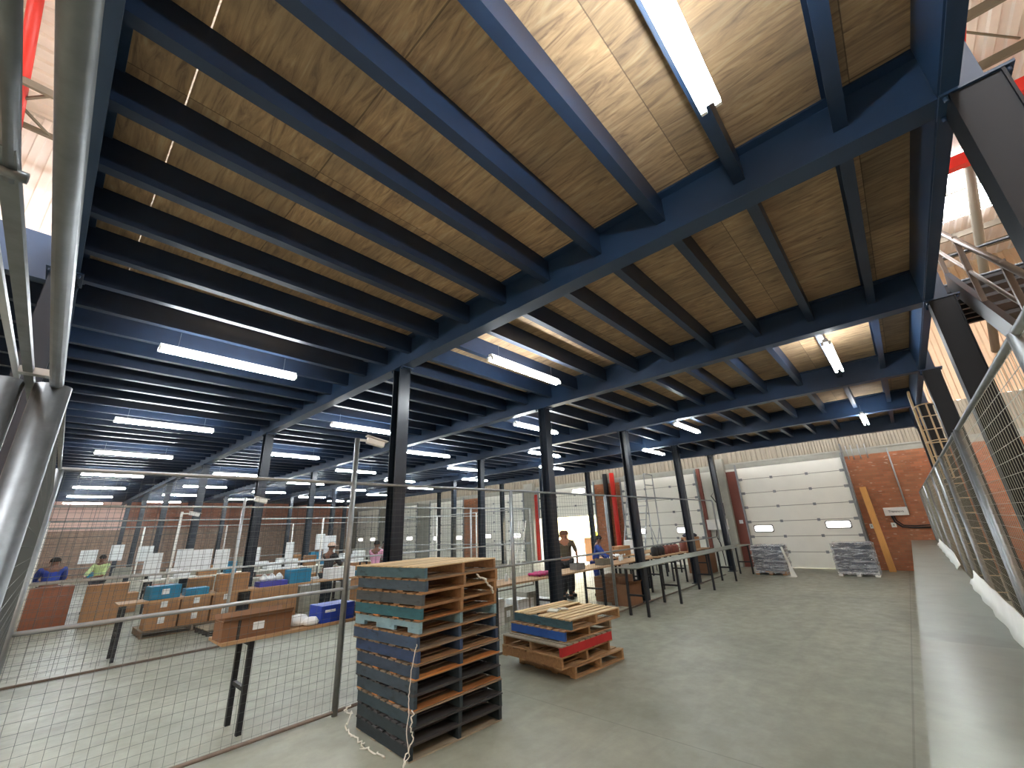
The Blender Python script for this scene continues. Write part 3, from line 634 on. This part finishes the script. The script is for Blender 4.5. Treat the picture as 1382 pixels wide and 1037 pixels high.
twine('packing_twine', 'white plastic strap hooked over the upper pallets facing the aisle', [(3.6,3.93,1.5),(3.72,3.9,1.42),(3.82,3.9,1.33),(3.86,3.92,1.27)], .012, .01)
# wrapped pallets by the first door
def film():
    m, N, L, b, tc = nodes('wrinkled_stretch_film'); P = tc.outputs['Object']
    n1 = noise(N, L, mapping(N, L, P, (.6,.6,4.5), rot=(.25,.15,0)), 2.6, 6, .65, 1.0); n2 = noise(N, L, mapping(N, L, P, (2,2,7), rot=(-.4,.2,0)), 3, 4, .6, .8)
    L.new(maprange(N, L, n1, .4, .66, .1, .85), b.inputs['Alpha']); b.inputs['Base Color'].default_value = (.82,.85,.9,1); b.inputs['Roughness'].default_value = .12; b.inputs['Metallic'].default_value = .3
    bump(N, L, b, n2, 1, .06); return m
M_plastic = film()
def wrapped(label, x, y, L, W, H, white=False, seed=1):
    r = random.Random(seed); t = thing('wrapped_pallet_load', label, 'pallet load', (x,y,0), 0, 'film wrapped pallet loads'); m = M_white if white else W_or
    b = MB()
    for yy in (0,W/2-.06,W-.12): b.box(0,yy,0,L,yy+.12,.1)
    b.build('pallet_feet', m, t); MB().box(0,0,.1,L,W,.125).build('pallet_deck', m, t)
    z = .127; b = MB()
    while z < H-.03:
        h = r.uniform(.03,.07); d = [r.uniform(-.015,.015) for _ in range(4)]; b.box(.05+d[0],.03+d[1],z,L-.05+d[2],W-.03+d[3],z+h-.004); z += h
    b.build('sheet_stack', M_load, t)
    n = 28; v = []; f = []; lv = 12; ring = []
    for k in range(n*4):
        s, u = divmod(k, n); u /= n
        ring.append([(u*L,0),(L,u*W),(L-u*L,W),(0,W-u*W)][s])
    for j in range(lv+1):
        zz = .06+(H+.0-.06)*j/lv
        for (a,c) in ring:
            nx = (a-L/2)/(L/2); ny = (c-W/2)/(W/2); e = r.uniform(-.02,.024)+.012
            v.append((a+nx*e, c+ny*e, zz+r.uniform(-.02,.02)))
    N = n*4
    for j in range(lv):
        for k in range(N): k2 = (k+1) % N; f.append((j*N+k,j*N+k2,(j+1)*N+k2,(j+1)*N+k))
    v.append((L/2,W/2,H+.03)); c = len(v)-1
    for k in range(N): f.append((lv*N+k, lv*N+(k+1) % N, c))
    MB().add(v, f, False).build('stretch_wrap', M_plastic, t); return t
wrapped('film wrapped grey pallet load with trailing film, nearer the tables', 18.2, 3.72, 1.0, .98, .98, False, 3)
wrapped('film wrapped grey load on a white pallet beside the leaning plank', 18.65, 1.2, 1.0, 1.08, 1.02, True, 5)
tag(MB().add([(18.15,3.72,.95),(18.2,3.66,.95),(18.12,3.6,.4),(18.0,3.5,.4),(17.95,3.55,.02),(17.85,3.35,.02),(17.6,3.7,.015),(17.6,3.35,.02)], [(0,1,3,2),(2,3,5,4),(4,5,7,6)], True).build('loose_film', M_string), 'loose clear film trailing to the floor from the wrapped load', 'film')
# ------------------------------------------------------------------ cartons and goods
def carton(label, c, size, rz=0, m=None, name='cardboard_box', cat='box', group=None, lid=True, open_=False, labelpatch=False, stripe=None):
    t = thing(name, label, cat, c, rz, group); a, b, h = size[0]/2, size[1]/2, size[2]; m = m or M_card
    if open_:
        w = .008
        MB().box(-a,-b,0,a,b,w).box(-a,-b,w,a,-b+w,h).box(-a,b-w,w,a,b,h).box(-a,-b+w,w,-a+w,b-w,h).box(a-w,-b+w,w,a,b-w,h).build('carton', m, t)
        MB().obox((0,-b-.02,h+.02),(2*a,.07,.006),-.9).build('flap', m, t); MB().obox((0,b+.02,h+.02),(2*a,.07,.006),.9).build('flap', m, t)
    else:
        MB().box(-a,-b,0,a,b,h).build('carton', m, t, bevel=.004)
        if lid: MB().box(-a-.001,-.025,h*.75,a+.001,.025,h+.002).build('tape', M_cardd if m is M_card else m, t)
    if labelpatch: MB().box(-.06,-b-.003,h*.35,.06,-b,h*.75).build('sticker', M_paper, t)
    if stripe: MB().box(stripe[0],-b-.004,0,stripe[1],b+.004,h+.004).build('strap', M_rubber, t)
    return t
carton('long brown carton with a black strap on the narrow table by the fence', (1.98,6.1,.93), (.74,.3,.2), .03, M_cardd, open_=True, stripe=(-.22,-.19), labelpatch=True)
o = tag(MB().lathe([(.001,0),(.12,.01),(.14,.05),(.1,.11),(.001,.13)],(0,0,0),14).build('white_bundle', M_paper), 'crumpled white bundle beside the long brown carton', 'bundle'); o.scale = (.95,.9,1); o.location = (2.5,6.12,.93)
o = tag(MB().lathe([(.001,0),(.09,.01),(.11,.04),(.07,.09),(.001,.1)],(0,0,0),14).build('white_bundle', M_paper), 'smaller white bundle between the first bundle and the blue carton', 'bundle'); o.scale = (.9,.9,1); o.location = (2.6,5.97,.93)
bc = carton('royal blue carton with white marks on the narrow table by the fence', (2.93,6.1,.93), (.46,.34,.2), .03, M_blue, lid=False); MB().box(-.18,-.173,.12,-.04,-.17,.15).box(.05,-.173,.1,.1,-.17,.15).build('print', M_paper, bc)
carton('dark brown open tray at the end of the table by the fence', (3.45,6.1,.93), (.46,.36,.14), 0, mat('dark_brown_card',(58,44,38),.8), lid=False)
# second row : cartons on a pallet under the rear table
pallet('grey pallet under the cartons by the rear table', (2.0,13.2,0), 0, 1.9,1.1,.14, W_old,W_old,W_old,W_old,'rear pallets')
g = 'kraft cartons on the rear pallet'
for i in range(3):
    for k in range(2):
        carton('kraft carton with white sticker on the rear pallet, %s along, %s layer' % (ORD[i], ['bottom','upper'][k]), (2.33+.62*i,13.5,.145+.33*k), (.58,.5,.32), 0, M_card, labelpatch=True, group=g)
carton('teal and white box on the rear table above the kraft cartons', (1.95,11.45,.95), (.5,.34,.24), .1, M_teal, lid=False, labelpatch=True)
carton('low teal tray beside the teal and white box', (2.5,11.45,.95), (.4,.34,.13), 0, M_teal, lid=False)
carton('kraft carton standing on the rear table beside the teal tray', (3.15,11.45,.95), (.55,.4,.34), 0, M_card)
carton('violet blue crate heaped with white bags on the rear table', (3.95,11.42,.95), (.6,.36,.1), 0, M_violet, lid=False, name='plastic_crate', cat='crate')
for k in range(3):
    o = tag(MB().lathe([(.001,0),(.09,.02),(.1,.07),(.04,.15),(.001,.17)],(0,0,0),10).build('white_bag', M_paper), 'white bag in the violet blue crate, %s along' % ORD[k], 'bag', 'white bags in the crate'); o.location = (3.78+.16*k,11.42,1.045)
carton('blue box with a white chevron on the rear table past the violet crate', (4.55,11.45,.95), (.5,.34,.3), 0, M_teal, lid=False)
carton('kraft carton on the floor under the blue chevron box', (4.65,13.4,0), (1.15,.7,.75), 0, M_card)
pallet('bare grey pallet lying on the floor before the kraft cartons', (3.0,12.05,0), .05, 1.0,.9,.12, W_dark,W_dark,W_grey,W_dark,'rear pallets')
# tall boards
tag(MB().obox((.5,17.6,.5),(.95,.5,.98),0,0,.05).build('reddish_board_bin', M_cardp), 'tall reddish brown board bin at the far corner of the fenced area', 'bin')
tag(MB().obox((1.62,16.7,.5),(.85,.6,.98),0,0,-.1).build('kraft_pallet_box', M_card), 'big kraft pallet box beside the reddish board bin', 'box')
carton('crumpled white sack stack beside the kraft pallet box', (2.9,12.6,0), (.02,.02,.02), 0, M_paper, lid=False) if 0 else None
# blocks behind
for k, (x,y,s,m,lab) in enumerate((
    (6.1,13.6,(1.5,.8,.66),M_conc,'wide grey shrink wrapped block behind the second navy column'),
    (7.8,13.9,(.9,.8,.8),M_card,'kraft carton stack base right of the grey wrapped block'),
    (5.3,16.2,(.7,.6,.8),M_conc,'grey wrapped block half hidden behind the white table'),
    (9.2,12.9,(.8,.7,.9),M_card,'kraft box near the person in pink'),
    (10.6,13.5,(.9,.7,.7),M_card,'kraft box near the cross fence'))):
    carton(lab, (x,y,0), s, 0, m, lid=(m is M_card))
for k in range(6):
    carton('white grey block on the wide wrapped block, %s along' % ORD[k], (5.5+.25*k,13.35,.665), (.22,.3,.2), 0, M_paper, lid=False, group='white blocks in a row')
for k, (x, m, w, h, lab) in enumerate(((5.6,M_paper,.7,.25,'white carton on the middle table beside the teal tray'),(6.25,M_teal,.5,.12,'flat teal tray on the middle table'),(6.95,M_blue,.55,.18,'royal blue tray on the middle table'),(7.7,M_paper,.7,.06,'white sheet pile before the person in a cap'))):
    carton(lab, (x,11.45,.95), (w,.36,h), 0, m, lid=False)
# goods on the rear pale tables
cols = [(M_paper,'white'),(M_card,'kraft'),(M_conc,'grey'),(M_paper,'white'),(M_teal,'teal')]
for r_, (y, z, n, x0, dx) in enumerate(((17.5,.95,11,2.7,.66),(20.9,.95,15,.8,.74))):
    for k in range(n):
        m, cn = cols[(k*3+r_) % 5]; s = (.3+.1*((k*7) % 3), .35, .12+.08*((k*5) % 4))
        o = MB().box(-s[0]/2,-s[1]/2,0,s[0]/2,s[1]/2,s[2]).build('small_box', m, None, (x0+dx*k,y,z), rnd.uniform(-.2,.2))
        tag(o, 'small %s box on the %s pale table, %s along' % (cn, ['third row','farthest row'][r_], ORD[k] if k<14 else 'last'), 'box', 'small boxes on the pale tables')
for k in range(9):
    m, cn = cols[k % 5]; o = MB().box(-.35,-.3,0,.35,.3,.55+.12*(k % 3)).build('floor_carton', [M_card,M_cardp,M_card][k % 3], None, (2.2+1.0*k,18.9+(k % 2)*.5,0), rnd.uniform(-.1,.1))
    tag(o, '%s carton on the floor between the pale tables, %s along' % (['kraft','reddish','tall kraft'][k % 3], ORD[k]), 'box', 'cartons between the pale tables')
# papers on the fences
for k, (x,y,z,w,h) in enumerate(((2.2,15,1.5,.36,.5),(2.85,15,1.55,.36,.52),(3.25,15,1.5,.5,.55),(3.75,15,1.5,.36,.5),(4.6,15,1.55,.3,.4),(5.6,15,1.6,.25,.5),(1.5,24,1.6,.5,.5),(2.3,24,1.7,.4,.6),(3.2,24,1.6,.5,.6),(6.9,15,1.7,.4,.6),(10.5,24,1.7,.5,.8))):
    o = MB().box(-w/2,-.012,-h/2,w/2,-.004,h/2).build('paper_sheet', M_paper, None, (x,y-.02,z)); b = o.modifiers.new('b','SIMPLE_DEFORM'); b.deform_method='BEND'; b.angle=.12; b.deform_axis='Z'
    tag(o, 'white paper sheet hung on the %s mesh fence, %s from the corner' % ('farther' if y<20 else 'farthest', ORD[k]), 'paper', 'paper sheets on the fences')
# table behind the stacks
def cloth():
    v=[];f=[];n=10
    for i in range(n+1):
        for j in range(n+1): v.append((-.22+.44*i/n,-.14+.28*j/n,.02+.03*abs(math.sin(i*1.1+j*.7))*(1-abs(i-n/2)/n)))
    for i in range(n):
        for j in range(n): a=i*(n+1)+j; f.append((a,a+n+1,a+n+2,a+1))
    o=MB().add(v,f,True).build('folded_cloth', M_magenta); s=o.modifiers.new('s','SOLIDIFY'); s.thickness=.03; s.offset=-1; return o
o = cloth(); o.location = (7.95,6.45,.955+.015); o.scale=(1.5,1.2,1.4); tag(o, 'magenta cloth bundle on the wooden packing table', 'cloth')
def basket(label, x, y, z, s, m):
    t = thing('wire_basket', label, 'basket', (x,y,z), 0, 'baskets on the packing table'); a, b, h = s
    w=.006; MB().box(-a,-b,0,a,b,w).box(-a,-b,w,a,-b+w,h).box(-a,b-w,w,a,b,h).box(-a,-b+w,w,-a+w,b-w,h).box(a-w,-b+w,w,a,b-w,h).build('body', m, t)
    MB().tube([(-a*.8,0,h)]+[(-a*.8*math.cos(PI*k/8),0,h+.1*math.sin(PI*k/8)) for k in range(1,8)]+[(a*.8,0,h)],.006,5).build('handle', M_galv, t)
basket('grey wire basket on the packing table beside the navy column', 9.3,6.42,.95,(.16,.12,.14),M_galv)
basket('grey basket on the packing table before the person in blue', 10.5,6.42,.95,(.18,.13,.15),M_purlin)
for k in range(8):
    x = 6.2+.3*k if k<4 else 10.9+.34*(k-4)
    o = MB().lathe([(.03,0),(.035,.02),(.035,.1),(.015,.13),(.015,.15)],(0,0,0),8).build('white_bottle', M_paper, None, (x,6.5+.12*(k % 2),.95)); tag(o, 'small white bottle on the packing table, %s along' % ORD[k], 'bottle', 'white bottles on the packing table')
for k in range(7):
    carton('pale carton under the packing table by the pallets, %s in line' % ORD[k], (6.3+.42*k,7.3+.1*(k%2),0), (.38,.4,.32+.1*(k%3)), 0, M_conc if k%2 else M_paper, lid=False, labelpatch=True, group='pale cartons under the packing table')
# goods behind the sheet top table
carton('big brown carton on the floor behind the steel topped table', (11.2,6.55,0), (.85,.75,.62), .03, M_cardd)
carton('brown open carton on the floor beside the big brown carton', (10.8,5.98,0), (.7,.5,.5), -.05, M_cardd, open_=True)
carton('brown carton on the floor near the grey pier', (18.3,6.6,0), (.9,.8,.9), 0, M_cardd)
table('back table with drums and crates behind the steel topped table', 13.2, 17.9, 6.1, 6.7, .95, M_tabw, [13.5,15.4,17.6])
def drum(label, x, y, z, r, h, m, g='drums and jars on the back table'):
    t = thing('drum', label, 'drum', (x,y,z), 0, g); MB().lathe([(r*.94,0),(r,.01),(r,h*.75),(r*.6,h*.9),(r*.35,h*.92)],(0,0,0),14).build('body', m, t); MB().lathe([(r*.36,h*.92),(r*.36,h)],(0,0,0),12).build('cap', M_black if m is not M_red else M_brownred, t)
drum('red jar on the back table beside the dark column', 15.9,6.3,.95,.13,.38,M_brownred)
for k in range(4): drum('rust red drum on the back table, %s from the red jar' % ORD[k], 15.4-.32*k,6.4,.95,.12,.28,M_brownred)
for k in range(3): drum('dark drum on the back table, %s from the rust drums' % ORD[k], 14.1-.26*k,6.35,.95,.11,.3,M_rubber)
carton('kraft carton raised behind the red jar', (17.2,6.5,.95), (.8,.4,.42), 0, M_card)
o = tag(MB().lathe([(.001,0),(.3,.01),(.36,.06),(.26,.13),(.001,.16)],(0,0,0),16).build('navy_bag', mat('navy_cloth',(28,32,48),.8)), 'dark navy bag lying on the kraft carton', 'bag'); o.location=(17.2,6.5,1.37); o.scale=(1.2,.7,1)
carton('kraft carton on the wide table with white packs', (13.6,7.6,.95), (.8,.4,.3), 0, M_card)
carton('white box standing on the wide table by the red downpipe', (14.6,7.7,.95), (.3,.3,.45), 0, M_paper, lid=False)
for k in range(5):
    o = MB().lathe([(.001,0),(.07,.01),(.08,.05),(.001,.1)],(0,0,0),8).build('white_pack', M_paper, None, (12.9+.16*k,7.45,.95)); tag(o, 'white pack on the wide table, %s along' % ORD[k], 'pack', 'white packs on the wide table')
carton('kraft crate standing in the yard outside the open door', (22.6,14.0,-.05), (1.2,1.1,1.3), 0, M_card, name='pallet_crate', cat='crate')
# electrical panel between doors
t = thing('electrical_panel', 'pale electrical panel with hanging cables between the first two doors', 'panel', (XW-.35,6.45,1.75)); MB().box(0,-.45,-.22,.2,.45,.22).build('enclosure', M_white, t, bevel=.01)
MB().tube([(.1,.1,-.22),(.08,.15,-.5),(.1,.05,-.8),(.1,0,-1.7)],.02,6).build('cable', M_rubber, t); MB().tube([(.1,-.2,-.22),(.1,-.22,-1.7)],.03,6).build('cable', M_black, t); MB().box(.05,-.3,.22,.15,-.15,2.3).build('trunking', mat('rust_trunking',(112,88,54),.7), t)
pipe('looped_cable', [(XW-.1,6.2,.9),(XW-.12,6.1,2.6),(XW-.15,6.35,3.2),(XW-.15,6.55,3.0),(XW-.15,6.1,2.2),(XW-.15,5.9,1.6)], .02, M_rubber, 'dark cable looped on the white block wall between the doors', 'cable')
# mobile platform steps
def steps(x, y):
    t = thing('platform_steps', 'tall aluminium platform steps before the second door', 'ladder', (x,y,0), 0); m = M_galvl
    for s in (-.5,.5):
        MB().tube([(0,s,0),(0,s,3.2)],.025,8).build('upright', m, t); MB().tube([(.9,s,0),(.9,s,4.1)],.025,8).build('upright', m, t); MB().tube([(-1.2,s,0),(0,s,3.0)],.025,8).build('stringer', m, t)
        MB().tube([(0,s,4.1),(.9,s,4.1)],.02,8).tube([(0,s,3.6),(.9,s,3.6)],.02,8).tube([(0,s,3.2),(0,s,4.1)],.02,8).build('guard_rail', m, t)
        MB().tube([(0,s,.3),(.9,s,1.8)],.018,8).tube([(0,s,1.8),(.9,s,.3)],.018,8).build('brace', m, t)
    MB().box(0,-.5,2.98,.9,.5,3.03).build('platform', m, t)
    for k in range(1,11): MB().box(-1.2+.12*k*1-.02,-.48,.3*k-.03,-1.2+.12*k+.12,.48,.3*k).build('tread', m, t)
steps(18.4,9.1)
# things beyond the open area: ladders leaning near the middle
for k, (x,y) in enumerate(((15.5,14.2),(15.9,14.9))):
    t = thing('step_ladder', ['white leaning ladder by the open door','second white leaning ladder behind the first'][k], 'ladder', (x,y,0), .3, 'leaning ladders')
    for s in (-.2,.2): MB().bar((0,s,0),(1.0,s,2.3),.06,.03).build('rail', M_white, t)
    for j in range(7): MB().bar((.12*j+.1,-.2,.28*j+.23),(.12*j+.1,.2,.28*j+.23),.03).build('rung', M_white, t)
# clutter behind the stair-side fence
tag(MB().lathe([(.25,0),(.27,.02),(.27,.3),(.28,.32),(.27,.34),(.27,.6),(.28,.62),(.27,.64),(.27,.86),(.24,.88)],(12.0,-1.55,0),18).build('blue_drum', mat('blue_plastic',(30,60,150),.5)), 'blue plastic drum behind the mesh fence', 'drum')
for k in range(5):
    tag(MB().bar((14.0+.6*k,-1.5,.02),(14.4+.6*k,-2.6,1.9-.1*k),.09,.03).build('scrap_board', W_old), 'weathered board leaning behind the mesh fence, %s in line' % ORD[k], 'board', 'boards behind the fence')
for k in range(4):
    carton('dark crate on the floor behind the mesh fence, %s in line' % ORD[k], (9.2+1.35*k,-2.3-.1*k,0), (.9,.8,.55+.15*(k%2)), .1*k, [M_rubber,W_old,M_cardd,mat('moss_green_paint',(60,82,60),.7)][k], name='storage_crate', cat='crate', lid=False, group='crates behind the fence')
# ------------------------------------------------------------------ people
def skin_mesh(name, verts, edges, radii, m, parent, sub=1, root=0):
    me = bpy.data.meshes.new(name); me.from_pydata(verts, edges, []); o = bpy.data.objects.new(name+'_src', me); COL.objects.link(o)
    sk_ = o.modifiers.new('s','SKIN'); sk_.use_smooth_shade = True; ly = me.skin_vertices[0].data if me.skin_vertices else None
    if ly is None:
        bpy.context.view_layer.objects.active = o
    for i, r in enumerate(radii): ly[i].radius = r if isinstance(r, tuple) else (r,r); ly[i].use_root = (i == root)
    sb = o.modifiers.new('u','SUBSURF'); sb.levels = sub; sb.render_levels = sub
    dg = bpy.context.evaluated_depsgraph_get(); dg.update(); nm = bpy.data.meshes.new_from_object(o.evaluated_get(dg)); bpy.data.objects.remove(o)
    nm.materials.clear(); nm.materials.append(m); p = bpy.data.objects.new(name, nm); COL.objects.link(p); p.parent = parent
    for q in nm.polygons: q.use_smooth = True
    return p
def person(label, loc, rz, H=1.7, shirt=(40,40,44), pants=(30,34,44), lean=.0, arms='work', headturn=0, hair=M_hair, cap=None, long_=False, skin=None):
    t = thing('person', label, 'person', loc, rz); k = H/1.7; skin = skin or M_skin
    msh = mat('shirt_%d_%d_%d' % shirt, shirt, .8, 0, .06, 8); mpa = mat('trousers_%d_%d_%d' % pants, pants, .8, 0, .06, 8)
    def q(x, y, z):      # lean forward (+y) above the hips
        if z > .95: y += (z-.95)*math.tan(lean); z -= (z-.95)*(1-math.cos(lean))
        return Vector((x*k, y*k, z*k))
    V = dict(pel=q(0,0,.95), wst=q(0,0,1.08), chest=q(0,.01,1.28), sh=q(0,0,1.42), neck=q(0,.0,1.49), head=q(0,.02,1.58), top=q(0,.01,1.66))
    Hh = {'work': ((.23,.27,1.08),(.14,.42,1.08)), 'down': ((.27,.04,1.12),(.26,.12,.88)), 'clip': ((.22,.24,1.12),(.06,.42,1.2)), 'face': ((.24,.22,1.2),(.08,.2,1.46))}[arms]
    names = list(V); E = [('pel','wst'),('wst','chest'),('chest','sh'),('sh','neck'),('neck','head'),('head','top')]
    R = dict(pel=(.135*k,.1*k), wst=(.125*k,.09*k), chest=(.15*k,.1*k), sh=(.1*k,.075*k), neck=(.05*k,.05*k), head=(.078*k,.092*k), top=(.055*k,.065*k))
    for s, nm in ((-1,'l'),(1,'r')):
        V['sho'+nm] = q(s*.17,0,1.39); V['elb'+nm] = q(s*Hh[0][0],Hh[0][1],Hh[0][2]); V['wri'+nm] = q(s*Hh[1][0],Hh[1][1],Hh[1][2])
        d = (V['wri'+nm]-V['elb'+nm]).normalized(); V['palm'+nm] = V['wri'+nm]+d*.07*k
        E += [('sh','sho'+nm),('sho'+nm,'elb'+nm),('elb'+nm,'wri'+nm),('wri'+nm,'palm'+nm)]
        R['sho'+nm] = .058*k; R['elb'+nm] = .041*k; R['wri'+nm] = .028*k; R['palm'+nm] = (.03*k,.018*k)
        side = d.cross(Vector((0,0,1))).normalized() if abs(d.z) < .95 else Vector((0,1,0))
        for fi, (off, ln) in enumerate(((-.03,.07),(-.01,.085),(.01,.08),(.03,.062))):
            a = V['palm'+nm]+d*.03+side*off*k; b = a+d*ln*.6*k; c = b+(d*.5+Vector((0,0,-.6)))*ln*.45*k
            V['f%d%s' % (fi,nm)] = a; V['g%d%s' % (fi,nm)] = b; V['h%d%s' % (fi,nm)] = c; E += [('palm'+nm,'f%d%s' % (fi,nm)),('f%d%s' % (fi,nm),'g%d%s' % (fi,nm)),('g%d%s' % (fi,nm),'h%d%s' % (fi,nm))]
            for w in 'fgh': R[w+str(fi)+nm] = .0085*k
        a = V['wri'+nm]+d*.03*k-side*.035*s*k; b = a+(d*.7-side*.5*s)*.045*k; V['t0'+nm] = a; V['t1'+nm] = b; R['t0'+nm] = .011*k; R['t1'+nm] = .009*k; E += [('wri'+nm,'t0'+nm),('t0'+nm,'t1'+nm)]
        V['hip'+nm] = Vector((s*.09,0,.88))*k; V['knee'+nm] = Vector((s*.1,.03,.48))*k; V['ank'+nm] = Vector((s*.1,-.02,.09))*k; V['toe'+nm] = Vector((s*.11,.14,.035))*k
        E += [('pel','hip'+nm),('hip'+nm,'knee'+nm),('knee'+nm,'ank'+nm),('ank'+nm,'toe'+nm)]
        R['hip'+nm] = .09*k; R['knee'+nm] = .058*k; R['ank'+nm] = .04*k; R['toe'+nm] = (.042*k,.03*k)
    names = list(V); ix = {n:i for i,n in enumerate(names)}
    body = skin_mesh('body', [V[n] for n in names], [(ix[a],ix[b]) for a,b in E], [R[n] for n in names], skin, t)
    def sub(nm, keys, edges, grow, m):
        vs = list(keys); jx = {n:i for i,n in enumerate(vs)}
        rr = [(R[n][0]+grow, R[n][1]+grow) if isinstance(R[n],tuple) else R[n]+grow for n in vs]
        return skin_mesh(nm, [keys[n] for n in vs], [(jx[a],jx[b]) for a,b in edges], rr, m, t)
    low = V['pel'].copy(); low.z -= .04
    ks = {n:V[n] for n in ('pel','wst','chest','sh','shol','elbl','shor','elbr')}; ee = [('pel','wst'),('wst','chest'),('chest','sh'),('sh','shol'),('shol','elbl'),('sh','shor'),('shor','elbr')]
    if long_:
        for n in ('wril','wrir'): ks[n] = V[n]
        ee += [('elbl','wril'),('elbr','wrir')]
    sub('shirt', ks, ee, .02*k, msh)
    kp = {n:V[n] for n in ('pel','hipl','kneel','ankl','hipr','kneer','ankr')}; sub('trousers', kp, [('pel','hipl'),('hipl','kneel'),('kneel','ankl'),('pel','hipr'),('hipr','kneer'),('kneer','ankr')], .018*k, mpa)
    for s in (-1,1): MB().obox((s*.105*k,.05*k,.04*k),(.1*k,.28*k,.08*k)).build('shoe', M_rubber, t, bevel=.02)
    # head details, turned with the head
    hd = V['head']; Rm = Matrix.Rotation(headturn,3,'Z'); fx = lambda x,y,z: hd+Rm @ (Vector((x,y,z))*k)
    def ell(c, r, n=10, z0=-1, z1=1):
        mb = MB(); prof = []; 
        v=[];f=[]
        for i in range(n+1):
            th = math.acos(max(-1,min(1,z0+(z1-z0)*i/n)))
            for j in range(n*2):
                ph = PI*j/n; v.append(c+Rm @ Vector((r[0]*math.sin(th)*math.cos(ph), r[1]*math.sin(th)*math.sin(ph), r[2]*math.cos(th))))
        for i in range(n):
            for j in range(n*2): a=i*n*2+j; b=i*n*2+(j+1)%(n*2); f.append((a,b,b+n*2,a+n*2))
        return v,f
    MB().add(*ell(fx(0,-.012,.035),(.088*k,.105*k,.1*k),8,-.25,1),True).build('hair', hair, t)
    MB().add(*ell(fx(0,.105,-.01),(.012*k,.018*k,.02*k),5),True).build('nose', skin, t)
    for s in (-1,1): MB().add(*ell(fx(s*.032,.088,.015),(.011*k,.007*k,.007*k),5),True).build('eye', M_paper, t); MB().add(*ell(fx(s*.083,.0,-.005),(.01*k,.02*k,.028*k),5),True).build('ear', skin, t)
    MB().add(*ell(fx(0,.092,-.045),(.026*k,.008*k,.006*k),5),True).build('mouth', mat('lips',(120,60,56),.6), t)
    if cap:
        mc = mat('cap_%d_%d_%d' % cap, cap, .8); MB().add(*ell(fx(0,-.005,.04),(.098*k,.115*k,.105*k),8,.05,1),True).build('cap', mc, t)
        a = [fx(x,y,.05-abs(x)*.2) for x,y in ((-.07,.09),(-.055,.17),(0,.195),(.055,.17),(.07,.09))]; o = MB().add(a,[(0,1,2,3,4)],True).build('cap_peak', mc, t); o.modifiers.new('s','SOLIDIFY').thickness=.006
    return t
person('person in a pale cap and dark clothes holding a clipboard', (5.75,12.5,0), -1.3, 1.8, (38,38,42), (24,34,44), .1, 'clip', cap=(206,178,160))
o = tag(MB().obox((6.15,12.42,1.32),(.24,.3,.012),.0,-.35,0).build('clipboard', M_black), 'dark clipboard held by the person in the pale cap', 'clipboard')
person('person in a pink top with hair tied back', (7.5,12.95,0), -1.0, 1.78, (226,166,196), (220,160,190), .05, 'work')
person('person in a grey top beyond the person in pink', (9.45,15.7,0), 2.5, 1.72, (180,184,184), (60,60,66), .0, 'work')
person('person in a royal blue jacket with back turned at the far tables', (.5,18.5,0), .1, 1.72, (36,62,150), (30,40,60), .0, 'work', long_=True).scale = (1.3,1.1,1)
person('person in a pale green top at the far tables', (1.6,19.8,0), 2.6, 1.7, (190,214,150), (50,50,60), .0, 'work')
person('person in an olive top and dark trousers beside the navy column', (10.6,7.75,0), -.5, 1.85, (78,70,52), (26,28,34), .0, 'face', headturn=.6, skin=mat('brown_skin',(150,98,72),.55), hair=mat('brown_hair',(96,62,46),.8))
person('person close behind the one in the olive top', (11.15,8.05,0), 2.4, 1.84, (96,80,60), (30,30,36), .0, 'down', skin=mat('brown_skin',(150,98,72),.55), hair=mat('brown_hair',(96,62,46),.8))
person('person in a royal blue overall bending over the table', (11.6,7.35,0), 3.6, 1.68, (34,66,150), (26,52,130), .25, 'work', long_=True)
person('person in a yellow vest standing outside the open door', (26.5,16.35,-.05), 2.2, 1.8, (214,214,60), (60,60,70), 0, 'down')
# ------------------------------------------------------------------ light from the sky, camera
w = bpy.data.worlds.new('World'); S.world = w; w.use_nodes = True; bg = w.node_tree.nodes['Background']; bg.inputs[0].default_value = (1,.98,.93,1); bg.inputs[1].default_value = 3.5
sun = bpy.data.lights.new('sun','SUN'); sun.energy = 2.5; sun.angle = .02; so = bpy.data.objects.new('sun', sun); COL.objects.link(so); so.rotation_euler = (math.radians(35), math.radians(-30), 0)
yaw, pit, rol = (math.radians(a) for a in (41.9216,19.26408,2.50022)); cs, sn = math.cos, math.sin
f = Vector((cs(yaw)*cs(pit), sn(yaw)*cs(pit), sn(pit))); r = f.cross(Vector((0,0,1))).normalized(); d = f.cross(r)
r2 = cs(rol)*r + sn(rol)*d; d2 = -sn(rol)*r + cs(rol)*d
cam = bpy.data.cameras.new('camera'); co = bpy.data.objects.new('camera', cam); COL.objects.link(co)
Mx = Matrix((r2, -d2, -f)).transposed().to_4x4(); Mx.translation = (0,0,2.0); co.matrix_world = Mx
cam.sensor_width = 36; cam.lens = 554.09/1382*36; cam.clip_start = .05; cam.clip_end = 200; S.camera = co
S.view_settings.view_transform = 'Standard'; S.view_settings.look = 'None'; S.view_settings.exposure = 1.95; S.view_settings.gamma = 1; S.view_settings.use_curve_mapping = False
S.cycles.max_bounces = 6; S.cycles.diffuse_bounces = 4; S.cycles.use_denoising = True
S.cycles.sample_clamp_indirect = 6
